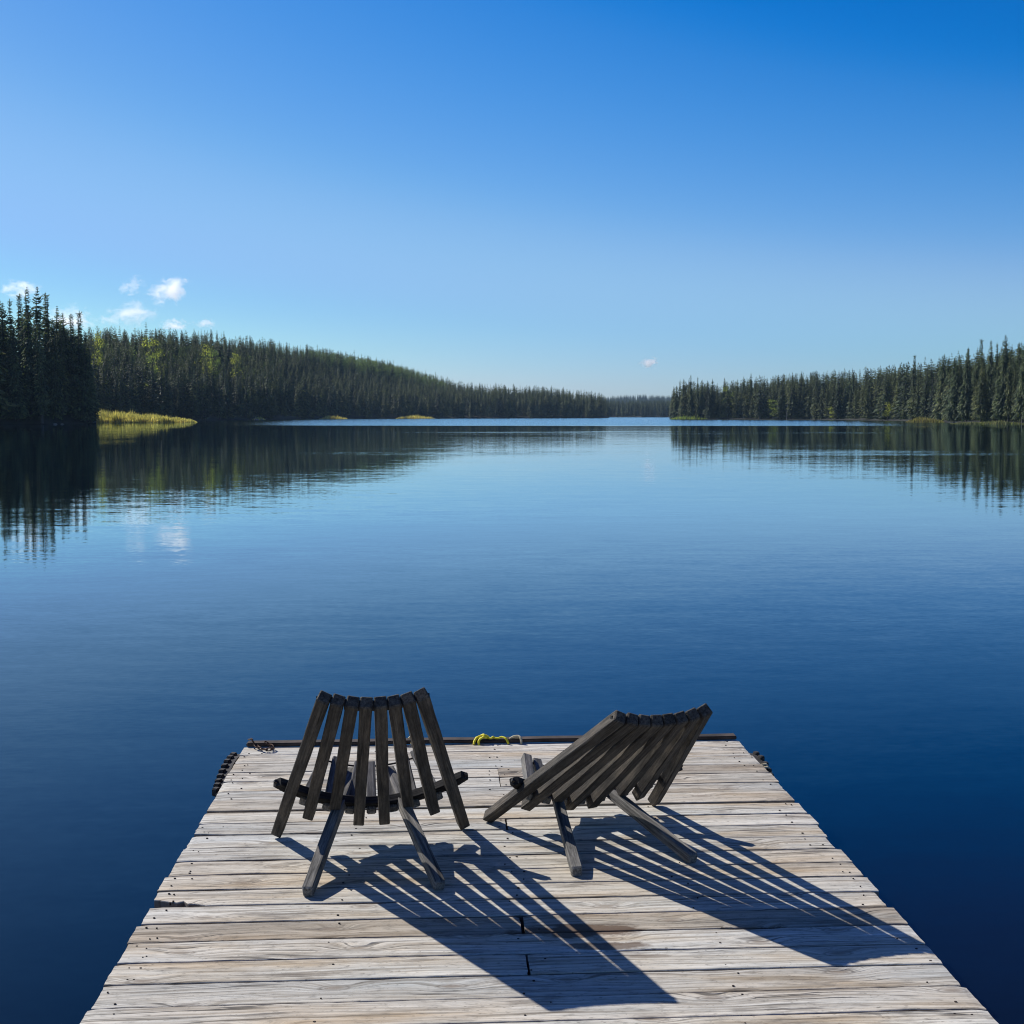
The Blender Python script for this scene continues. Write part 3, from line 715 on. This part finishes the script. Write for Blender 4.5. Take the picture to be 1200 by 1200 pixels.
for k in range(3):
    V, T = round_tree_arrays(300 + k, 900, 0.12, 0.24, 18); BI.append(tri_mesh('crown', V, T, [M_birch]))

rt = random.Random(21)
n_ind = 0
def near_spruce(pos, H, label, group, v=None, wide=1.0):
    global n_ind; n_ind += 1
    o = empty('spruce_tree', pos, rt.random() * 6.28); o.scale = (H * wide, H * wide, H)
    tag(o, label, 'tree', group)
    link(bpy.data.objects.new('trunk', trunk_me), o); link(bpy.data.objects.new('crown', HI[rt.randrange(len(HI)) if v is None else v]), o)
    return o
def far_spruce(pos, H, label, group):
    global n_ind; n_ind += 1
    o = link(bpy.data.objects.new('spruce_tree', LO_ME[rt.randrange(len(LO_ME))])); o.location = pos
    o.rotation_euler = (0, 0, rt.random() * 6.28); w = H * rt.uniform(1.0, 1.65); o.scale = (w, w, H); tag(o, label, 'tree', group); return o
def birch(pos, H, label, group=None, w=1.0):
    o = empty('leafy_tree', pos, rt.random() * 6.28); o.scale = (H * w, H * w, H); tag(o, label, 'tree', group)
    link(bpy.data.objects.new('trunk', trunk_me), o); link(bpy.data.objects.new('crown', BI[rt.randrange(3)]), o)
def top_to_height(land, px, dd, ytop):         # height that lifts a tree top to an image row
    (x, y, z), d = land.at(px, dd)
    return (x, y, z - 0.2), (CAMH + (487 - ytop) / FPX * d) - (z - 0.2)

# named skyline trees, left headland (column, depth behind the waterline, top row)
HEAD = [(2, 22, 354, 'dark spruce at the left frame edge, on the headland'), (8, 8, 366, 'shorter spruce just right of the frame edge tree'),
        (17, 20, 362, 'slim spruce third along the headland from the left'), (27, 26, 356, 'spruce close to the left of the two tallest headland spruces'),
        (36, 22, 349, 'left one of the two tallest spruces on the headland'), (48, 14, 348, 'tallest headland spruce, right one of the twin tallest'),
        (61, 20, 354, 'knobbly-topped spruce right of the two tallest headland spruces'), (71, 24, 368, 'thin sparse spruce where the headland skyline starts to drop'),
        (79, 14, 375, 'broad spruce left in the pair before the last headland tree'), (87, 18, 376, 'broad spruce right in the pair before the last headland tree'),
        (96, 10, 373, 'club-topped spruce standing alone at the headland tip skyline'), (104, 9, 394, 'low spruce at the very tip of the headland')]
for px, dd, yt, lb in HEAD:
    p, H = top_to_height(headland, px, dd, yt)
    near_spruce(p, H, lb, 'spruces on the left headland', {96: 3, 61: 3, 48: 0, 36: 4, 71: 5}.get(px), 1.2)
for k in range(58):
    px = rt.uniform(-90, 110); dd = rt.choice([2, 5, 9, 14, 20, 28]) + rt.uniform(-1, 3)
    lim = interp([(-90, 362), (10, 368), (50, 362), (62, 372), (75, 386), (110, 402)], px)
    p, H = top_to_height(headland, px, dd, lim + rt.random() ** 1.2 * 45)
    near_spruce(p, max(5, H), 'dark spruce packed among its like in the shaded wood of the left headland', 'spruces on the left headland', wide=rt.uniform(1.0, 1.35))
# right shore skyline
RIGHT = [(1197, 12, 403, 'spruce cut by the right frame edge on the near right shore'), (1174, 10, 400, 'tallest dark spruce on the right shore near the frame edge'),
         (1165, 14, 408, 'spruce just left of the tallest one on the right shore'), (1158, 20, 405, 'spruce second left of the tallest one on the right shore'),
         (1147, 26, 404, 'bushy-topped spruce left of the tall right shore group'), (1131, 18, 413, 'spruce above the right end of the pale shore patch'),
         (1068, 22, 420, 'spruce with round tuft top mid way along the right shore'), (1118, 4, 430, 'pale green spruce at the water edge right of the shore patch')]
for px, dd, yt, lb in RIGHT:
    p, H = top_to_height(rightland, px, dd, yt)
    near_spruce(p, H, lb, 'spruces on the right shore', {1068: 3, 1174: 2, 1147: 3}.get(px))
POINT = [(792.5, 5, 453), (800.5, 8, 445), (808.5, 7, 440.5), (816.5, 10, 443), (822, 6, 446), (828, 14, 447), (833.5, 12, 445), (847, 10, 444), (870, 16, 442.5), (878.7, 14, 438.5)]
ORD = ['first', 'second', 'third', 'fourth', 'fifth', 'sixth', 'seventh', 'eighth', 'ninth', 'tenth']
for (px, dd, yt), od in zip(POINT, ORD):
    p, H = top_to_height(rightland, px, dd, yt)
    near_spruce(p, H, 'pointed dark spruce, %s from the left tip of the right shore' % od, 'spruces at the tip of the right shore')
# bulk forest: poisson-like scatter; nearest row stays individual
def scatter(land, x0, x1, nmax, dmax, hmin, hmax, dmin=2.0, power=1.0):
    pts = []
    tries = 0
    cell = {}
    while len(pts) < nmax and tries < nmax * 30:
        tries += 1
        px = rt.uniform(x0, x1); dd = dmin + (dmax - dmin) * rt.random() ** power
        (x, y, z), d = land.at(px, dd)
        if z < WATER_Z + 0.25: continue
        key = (int(x // 3.2), int(y // 3.2))
        if key in cell: continue
        cell[key] = 1
        hs = 0.75 + 0.25 * noise.noise(Vector((x * 0.03, y * 0.03, 0))) * 2
        pts.append((d, dd, px, (x, y, z - 0.2), (hmin + (hmax - hmin) * rt.random() ** 0.8) * (0.85 + 0.3 * hs * 0.7)))
    return pts
def capH(land, px, pos, d, H, table):          # keep the wood's skyline where the tree line of the place is
    lim = interp(table, px); hm = (CAMH + (487 - lim) / FPX * d) - pos[2]
    return max(4.0, min(H, hm - rt.random() ** 1.6 * 7.0 + (2.0 if rt.random() < 0.04 else 0)))
SKY_L = [(-420, 385), (112, 387), (150, 388), (200, 386), (260, 389), (300, 395), (350, 405), (400, 411), (450, 421), (500, 434), (550, 444), (600, 448), (650, 449), (680, 452), (700, 458), (712, 466)]
FRONT_L = [(-420, 385), (112, 389), (150, 391), (200, 389), (260, 390), (300, 396), (340, 404), (370, 414), (400, 426), (430, 434), (470, 440), (520, 443), (560, 446), (600, 449), (650, 450), (680, 453), (700, 458), (712, 466)]
SKY_R = [(783, 455), (800, 447), (850, 447), (880, 443), (930, 438), (980, 434), (1030, 428), (1080, 424), (1130, 414), (1160, 410), (1250, 404), (1620, 380)]
stuffA, stuffB, stuffC = [], [], []
for land, x0, x1, n, dm, tab, lab, grp, store, q in (
        (leftland, 60, 712, 3600, 330, SKY_L, 'dark spruce in the front rank of the shaded left shore', 'spruces lining the left shore', stuffA, 120),
        (rightland, 786, 1290, 1700, 210, SKY_R, 'dark spruce in the front rank of the right shore', 'spruces lining the right shore', stuffB, 98)):
    pts = scatter(land, x0, x1, n, dm, 11, 22, 1.5, 1.25)
    vis = sorted([p for p in pts if -5 < p[2] < 1205 and p[1] < 30 and (land is rightland or p[2] > 112)], key=lambda p: -p[4] / p[0])
    front = set(id(p) for p in vis[:q])
    for p in pts:
        H = capH(land, p[2], p[3], p[0], p[4], FRONT_L if (land is leftland and p[1] < 185) else tab)
        if id(p) in front:
            if p[0] < 430: near_spruce(p[3], H, lab, grp)
            else: far_spruce(p[3], H, lab, grp)
        else: store.append((p[3], H))
for p in scatter(farland, 645, 825, 900, 200, 13, 19, 2): stuffC.append((p[3], min(p[4], 17.5)))
for p in scatter(farhill, 640, 860, 1400, 640, 12, 16, 300): stuffC.append((p[3], p[4] * 1.0))
for p in scatter(headland, -420, -95, 160, 60, 17, 25, 2): stuffA.append((p[3], p[4]))
def forest(name, store, label):
    Vs, Ts = [], []; off = 0
    for (pos, H) in store:
        V, T = LO[rt.randrange(len(LO))]; a = rt.random() * 6.28; w = H * rt.uniform(1.0, 1.75)
        ca, sa = math.cos(a) * w, math.sin(a) * w
        X = V[:, 0] * ca - V[:, 1] * sa + pos[0]; Y = V[:, 0] * sa + V[:, 1] * ca + pos[1]; Z = V[:, 2] * H + pos[2]
        Vs.append(np.stack([X, Y, Z], 1)); Ts.append(T + off); off += len(V)
    me = tri_mesh(name, np.vstack(Vs), np.vstack(Ts), [M_spruce_far])
    o = link(bpy.data.objects.new(name, me)); tag(o, label, 'forest', kind='stuff')
forest('spruce_forest', stuffA, 'dense dark spruce forest covering the hillside on the left shore')
forest('spruce_forest', stuffB, 'dense spruce forest behind the front rank on the right shore')
forest('spruce_forest', stuffC, 'distant bluish forest closing the lake in the gap between both shores')

# pale leafy trees
BL = [(leftland, 118, 60, 392, 9, 'pale green leafy crown beside the headland tip, behind the bright sedge'), (leftland, 183, 50, 398, 14, 'tall light green birch in the wood above the bright sedge'), (leftland, 181, 30, 418, 9, 'low light green birch below the tall birch above the sedge'),
      (leftland, 243, 70, 404, 12, 'light green birch high in the left forest, left of its yellow-green neighbour'), (leftland, 254, 60, 410, 9, 'small green birch between two larger birches on the left hillside'),
      (leftland, 279, 60, 414, 10, 'yellow-green birch right of the other birches on the left hillside'),
      (rightland, 852, 10, 453, 10, 'yellowish birch between the spruces near the right shore tip'), (rightland, 905, 1.5, 468, 8, 'yellow-green leafy tree at the water on the right shore, farther left'),
      (rightland, 973, 0.8, 477, 6, 'small bright round leafy tree at the right shore waterline'), (rightland, 1039, 1.0, 471, 10, 'bright yellow-green round tree left of the pale shore patch')]
for land, px, dd, yt, Hn, lb in BL:
    p, H = top_to_height(land, px, dd, yt)
    z = p[2] + max(0, H - Hn * 1.3) ; H = min(H, Hn * 1.3)
    birch((p[0], p[1], p[2]) if H < Hn * 1.3 else (p[0], p[1], p[2]), H if H < Hn * 1.3 else (top_to_height(land, px, dd, yt)[1]), lb, w=min(1.0, Hn * 1.3 / max(1, top_to_height(land, px, dd, yt)[1])) * 1.3)
for land, px, dd, Hh, lb in ((leftland, 145, 2, 11, 'bare pale dead trunk at the foot of the wood behind the bright sedge'), (leftland, 242, 2, 9, 'bare grey dead trunk on the left shore just past the bright sedge'),
                              (rightland, 921, 1.5, 10, 'bare grey dead trunk midway along the right shore'), (rightland, 1116, 2, 8, 'leaning pale dead trunk beside the straw grass on the right shore')):
    p, _ = top_to_height(land, px, dd, 480); o = link(bpy.data.objects.new('dead_tree', tri_mesh('dead_tree', tr_V * np.array([1.5, 1.5, 1]), tr_T, [M_driftwood])))
    o.location = p; o.scale = (Hh, Hh, Hh); o.rotation_euler = (rt.uniform(-.1, .1), rt.uniform(-.14, .14), rt.random() * 6); tag(o, lb, 'dead tree')
# band of paler broadleaf forest across the back hill
Vs, Ts, off = [], [], 0
pal = [round_tree_arrays(400 + k, 260, 0.1, 0.27, 10) for k in range(3)]
for k in range(700):
    px = rt.gauss(440, 45) if k < 600 else rt.uniform(115, 330); dd = rt.uniform(185, 300) if k < 600 else rt.uniform(70, 160)
    if not 115 < px < 560: continue
    (x, y, z), d = leftland.at(px, dd); H = rt.uniform(11, 16)
    if k < 600: H = capH(leftland, px, (x, y, z), d, H + 4, [(a, b + 3) for a, b in SKY_L])
    else: H = min(H, capH(leftland, px, (x, y, z), d, H, [(a, b + 4) for a, b in SKY_L]))
    V, T = pal[k % 3]; Vs.append(V * np.array([H * 1.1, H * 1.1, H]) + np.array([x, y, z])); Ts.append(T + off); off += len(V)
o = link(bpy.data.objects.new('broadleaf_forest', tri_mesh('broadleaf_forest', np.vstack(Vs), np.vstack(Ts), [foliage('pale_leaves', (0.09, 0.125, 0.045), (0.16, 0.20, 0.075), 0.35, 0.05)])))
tag(o, 'paler green broadleaf trees mixed into the slope of the left hill', 'forest', kind='stuff')

# bushes along the waterlines
def bushes(name, land, x0, x1, n, dmax, hs, m, label, seed, blob=90):
    r = random.Random(seed); Vs, Ts, off = [], [], 0
    protos = [round_tree_arrays(500 + seed + k, blob, -0.1, 0.5, 7) for k in range(3)]
    for k in range(n):
        px = r.uniform(x0, x1); dd = r.uniform(0.3, dmax); (x, y, z), d = land.at(px, dd)
        H = r.uniform(*hs); V, T = protos[k % 3]; a = r.random() * 6.28
        Rm = np.array([[math.cos(a), -math.sin(a), 0], [math.sin(a), math.cos(a), 0], [0, 0, 1]])
        Vs.append((V @ Rm.T) * H * 1.15 + np.array([x, y, max(z, WATER_Z) - 0.1])); Ts.append(T + off); off += len(V)
    o = link(bpy.data.objects.new(name, tri_mesh(name, np.vstack(Vs), np.vstack(Ts), [m])))
    tag(o, label, 'bushes', kind='stuff')
bushes('waterside_bushes', headland, -200, 114, 190, 9, (2.5, 6.0), M_shrub, 'dark bushes overhanging the water along the left headland', 1, 160)
bushes('waterside_bushes', leftland, 112, 712, 420, 8, (1.5, 3.5), M_shrub, 'dark bushes along the foot of the left shore forest', 2)
bushes('waterside_bushes', rightland, 785, 1300, 620, 4, (1.2, 3.4), M_shrub, 'low bushes along the foot of the right shore forest', 3)

# sedge and grass patches
def sedge(label, px0, px1, D0, D1, hpx, seed, n=5000, name='sedge', mnd=0.8, m=None, taper=True):
    r = random.Random(seed); V = []; T = []
    m = m or M_sedge
    # low mound of earth
    for k in range(n):
        u = r.random(); px = px0 + (px1 - px0) * u
        prof = (1 - u) ** 0.55 * min(1, u * 40 + 0.75) if taper else math.sin(math.pi * min(1, max(0, u))) ** 0.8
        d = D0 + (D1 - D0) * r.random(); a = az_of(px); x, y = math.sin(a) * d, math.cos(a) * d
        clump = 0.75 + 0.6 * noise.noise(Vector((x * 0.25, y * 0.25, seed))) + 0.35 * noise.noise(Vector((x * 0.9, y * 0.9, seed)))
        h = hpx / FPX * d * prof * clump * r.uniform(0.55, 1.05) + 0.1
        w = r.uniform(0.05, 0.16); b = r.random() * 6.28; lx, ly = r.uniform(-.35, .35) * h, r.uniform(-.35, .35) * h
        z0 = WATER_Z - 0.05; i = len(V)
        V += [(x - math.cos(b) * w, y - math.sin(b) * w, z0), (x + math.cos(b) * w, y + math.sin(b) * w, z0), (x + lx, y + ly, z0 + h),
              (x - math.cos(b) * w * 0.8 + lx * .5, y - math.sin(b) * w * .8 + ly * .5, z0 + h * .55), (x + math.cos(b) * w * .8 + lx * .5, y + math.sin(b) * w * .8 + ly * .5, z0 + h * .55)]
        T += [(i, i + 1, i + 4), (i, i + 4, i + 3), (i + 3, i + 4, i + 2)]
    o = link(bpy.data.objects.new(name, tri_mesh(name, V, T, [m]))); tag(o, label, 'reeds', kind='stuff')
sedge('long bright yellow-green bed of sedge lying at the tip of the left headland', 114, 232, 368, 396, 15, 1, 15000)
sedge('small tuft of yellow sedge on the left shore, nearer the bright bed', 296, 312, 560, 566, 4.5, 2, 700, taper=False)
sedge('narrow yellow sedge patch midway along the left shore', 374, 408, 690, 705, 5.0, 3, 1600, taper=False)
sedge('narrow yellow sedge patch on the left shore farther out toward the gap', 464, 510, 800, 815, 5.0, 4, 1800, taper=False)
sedge('pale grassy patch at the bend of the right shore', 1060, 1106, 386, 412, 6.0, 5, 2200, taper=False, m=M_olive)
sedge('low straw-coloured grass along the right waterline by the frame edge', 1112, 1215, 308, 336, 3.6, 6, 2600, taper=False, m=M_olive)
sedge('green grass at the foot of the right shore tip', 784, 832, 650, 690, 6, 7, 1500, taper=False, m=M_birch)

# shoreline stones
def rock(px, d, s, label, seed):
    a = az_of(px); bm = bmesh.new(); bmesh.ops.create_icosphere(bm, subdivisions=3, radius=1)
    for v in bm.verts:
        n = noise.noise(v.co * 1.3 + Vector((seed, 0, 0))); v.co = v.co * (1 + 0.45 * n); v.co.z *= 0.55; v.co.x *= 1.3
        v.co *= s
    o = bm_obj('rock', bm, M_rock); o.location = (math.sin(a) * d, math.cos(a) * d, WATER_Z + 0.15 * s); tag(o, label, 'rock', 'shoreline rocks')
rock(301, 556, 0.8, 'pale rock left of the small sedge tuft on the left shore', 1)
rock(308, 557, 0.5, 'smaller pale rock beside the sedge tuft on the left shore', 2)
rock(66, 299, 0.4, 'light rock at the waterline under the headland spruces', 3)
rock(74, 303, 0.32, 'smaller light rock at the waterline near the headland tip', 4)

# ------------------------------------------------------------------ clouds
def cloud(label, px, py, D, wpx, hpx, seed, dens, slant=0.0):
    a = az_of(px); s = D / FPX; cx, cy, cz = math.sin(a) * D, math.cos(a) * D, CAMH + (487 - py) * s
    bm = bmesh.new(); r = random.Random(seed)
    bmesh.ops.create_icosphere(bm, subdivisions=4, radius=1)
    for v in bm.verts:
        n = noise.fractal(v.co * 1.2 + Vector((seed, 0, 0)), 0.7, 2.0, 3); v.co *= 1 + 0.18 * n
        v.co = Vector((v.co.x * wpx * s / 2, v.co.y * wpx * s / 2.5, v.co.z * hpx * s / 2))
    m, nt, out = mat('cloud_vapour')
    tc = N(nt, 'ShaderNodeTexCoord').outputs['Object']
    sc = 2.0 / (wpx * s)
    q = mapping(nt, tc, (sc, sc * 1.25, 2.0 / (hpx * s)))
    sh = N(nt, 'ShaderNodeSeparateXYZ'); L(nt, q, sh.inputs[0])
    zz = math_(nt, 'SUBTRACT', sh.outputs[2], math_(nt, 'MULTIPLY', sh.outputs[0], slant))
    cv = N(nt, 'ShaderNodeCombineXYZ'); L(nt, sh.outputs[0], cv.inputs[0]); L(nt, sh.outputs[1], cv.inputs[1]); L(nt, zz, cv.inputs[2])
    ln = N(nt, 'ShaderNodeVectorMath', operation='LENGTH'); L(nt, cv.outputs[0], ln.inputs[0])
    nz = noise_n(nt, mapping(nt, tc, (sc * 2.2, sc * 2.2, sc * 3.4), (seed, 2, 3)), 1.0, 6, 0.62, 0.5).outputs['Fac']
    v = math_(nt, 'SUBTRACT', math_(nt, 'MULTIPLY', math_(nt, 'SUBTRACT', nz, 0.30), 2.6), math_(nt, 'MULTIPLY', ln.outputs['Value'], 0.85))
    dn = math_(nt, 'MULTIPLY', math_(nt, 'MAXIMUM', v, 0.0), dens / (wpx * s))
    pv = N(nt, 'ShaderNodeVolumePrincipled'); pv.inputs['Color'].default_value = (1, 1, 1, 1); pv.inputs['Anisotropy'].default_value = 0.65
    L(nt, dn, pv.inputs['Density']); L(nt, pv.outputs[0], out.inputs['Volume'])
    o = bm_obj('cloud', bm, m); o.location = (cx, cy, cz); tag(o, label, 'cloud', 'small fair weather clouds')
cloud('small white cloud tuft, highest of those above the left hill', 203, 349, 5200, 66, 38, 3, 11, 0.5)
cloud('wide soft white cloud below and left of the highest tuft', 154, 377, 5200, 76, 38, 8, 8, 0.15)
cloud('faint wisp left of the two main clouds, above them', 160, 344, 5200, 38, 26, 12, 3.5, 0.5)
cloud('white cloud showing behind the tallest headland spruces', 32, 352, 5200, 56, 26, 17, 9)
cloud('pale cloud between the headland tip spruces and the hill', 84, 382, 5200, 70, 38, 20, 10)
cloud('low cloud just over the hill crest, right of the wide soft cloud', 207, 386, 5200, 38, 20, 23, 9)
cloud('thin cloud shred over the hill crest, rightmost on the left side', 245, 384, 5200, 34, 14, 27, 6)
cloud('tiny lone cloud over the gap between both shores', 760, 427, 6200, 30, 17, 31, 16)

# ------------------------------------------------------------------ haze
def haze():
    m, nt, out = mat('haze_air')
    pv = N(nt, 'ShaderNodeVolumePrincipled'); pv.inputs['Color'].default_value = (0.50, 0.76, 1.0, 1)
    pv.inputs['Density'].default_value = HAZE; pv.inputs['Anisotropy'].default_value = 0.0
    L(nt, pv.outputs[0], out.inputs['Volume'])
    bm = bmesh.new(); bmesh.ops.create_cube(bm, size=1)
    lo, hi = Vector((-3800, -700, -8)), Vector((3800, 4400, 75))
    for v in bm.verts: v.co = Vector(((lo[i] + hi[i]) / 2 + v.co[i] * (hi[i] - lo[i])) for i in range(3))
    o = bm_obj('haze', bm, m); tag(o, 'thin blue air over the whole lake', 'haze', kind='stuff')
HAZE = 0.00006
if HAZE: haze()

# ------------------------------------------------------------------ light
SUN_EL, SUN_AZ = R(37.7), R(-47.0)         # azimuth from +y, negative towards -x
CURVES = ([(0, 0), (0.06, 0.028), (0.12, 0.028), (0.165, 0.002), (0.202, 0.036), (0.292, 0.13), (0.407, 0.26), (0.63, 0.315), (1, 0.70)],
          [(0, 0), (0.15, 0.064), (0.309, 0.165), (0.367, 0.24), (0.491, 0.37), (0.631, 0.51), (0.8, 0.575), (1, 0.82)],
          [(0, 0), (0.25, 0.17), (0.42, 0.38), (0.54, 0.57), (0.65, 0.71), (0.79, 0.82), (0.83, 0.84), (1, 0.95)])
w = bpy.data.worlds.new('World'); scene.world = w; w.use_nodes = True
nt = w.node_tree; nt.nodes.clear()
sky = nt.nodes.new('ShaderNodeTexSky'); sky.sky_type = 'NISHITA'; sky.sun_disc = False
sky.sun_elevation = SUN_EL; sky.sun_rotation = SUN_AZ; sky.altitude = 400; sky.air_density = 1.0; sky.dust_density = 0.35; sky.ozone_density = 2.2
bg = nt.nodes.new('ShaderNodeBackground'); bg.inputs[1].default_value = 0.0925
wo = nt.nodes.new('ShaderNodeOutputWorld')
gm = nt.nodes.new('ShaderNodeGamma'); gm.inputs[1].default_value = 1.0
hs = nt.nodes.new('ShaderNodeHueSaturation'); hs.inputs['Saturation'].default_value = 1.12
def vscale(src, k):
    m = nt.nodes.new('ShaderNodeVectorMath'); m.operation = 'SCALE'; m.inputs['Scale'].default_value = k; nt.links.new(src, m.inputs[0]); return m.outputs[0]
cv = nt.nodes.new('ShaderNodeRGBCurve'); mp = cv.mapping; mp.use_clip = False; mp.extend = 'EXTRAPOLATED'
for ci, pts in enumerate(CURVES):
    c = mp.curves[ci]
    while len(c.points) < len(pts): c.points.new(0.5, 0.5)
    for p, (x, y) in zip(c.points, pts): p.location = (x, y); p.handle_type = 'AUTO'
mp.update()
nt.links.new(sky.outputs[0], hs.inputs['Color']); nt.links.new(vscale(hs.outputs[0], 0.11), cv.inputs['Color'])
nt.links.new(vscale(cv.outputs[0], 1 / 0.11), bg.inputs[0]); nt.links.new(bg.outputs[0], wo.inputs[0])
sd = bpy.data.lights.new('sun', 'SUN'); sd.energy = 5.0; sd.angle = R(0.53); sd.color = (1.0, 0.95, 0.88)
so = link(bpy.data.objects.new('sun', sd))
dirv = Vector((math.sin(SUN_AZ) * math.cos(SUN_EL), math.cos(SUN_AZ) * math.cos(SUN_EL), math.sin(SUN_EL)))
so.rotation_euler = dirv.to_track_quat('Z', 'Y').to_euler()
scene.view_settings.view_transform = 'Standard'; scene.view_settings.look = 'None'
scene.view_settings.exposure = 0.25; scene.view_settings.gamma = 1.0
scene.render.engine = 'CYCLES'
scene.cycles.filter_width = 1.1; scene.cycles.volume_bounces = 4; scene.cycles.max_bounces = 8; scene.cycles.transparent_max_bounces = 8
print('individual spruces', n_ind)
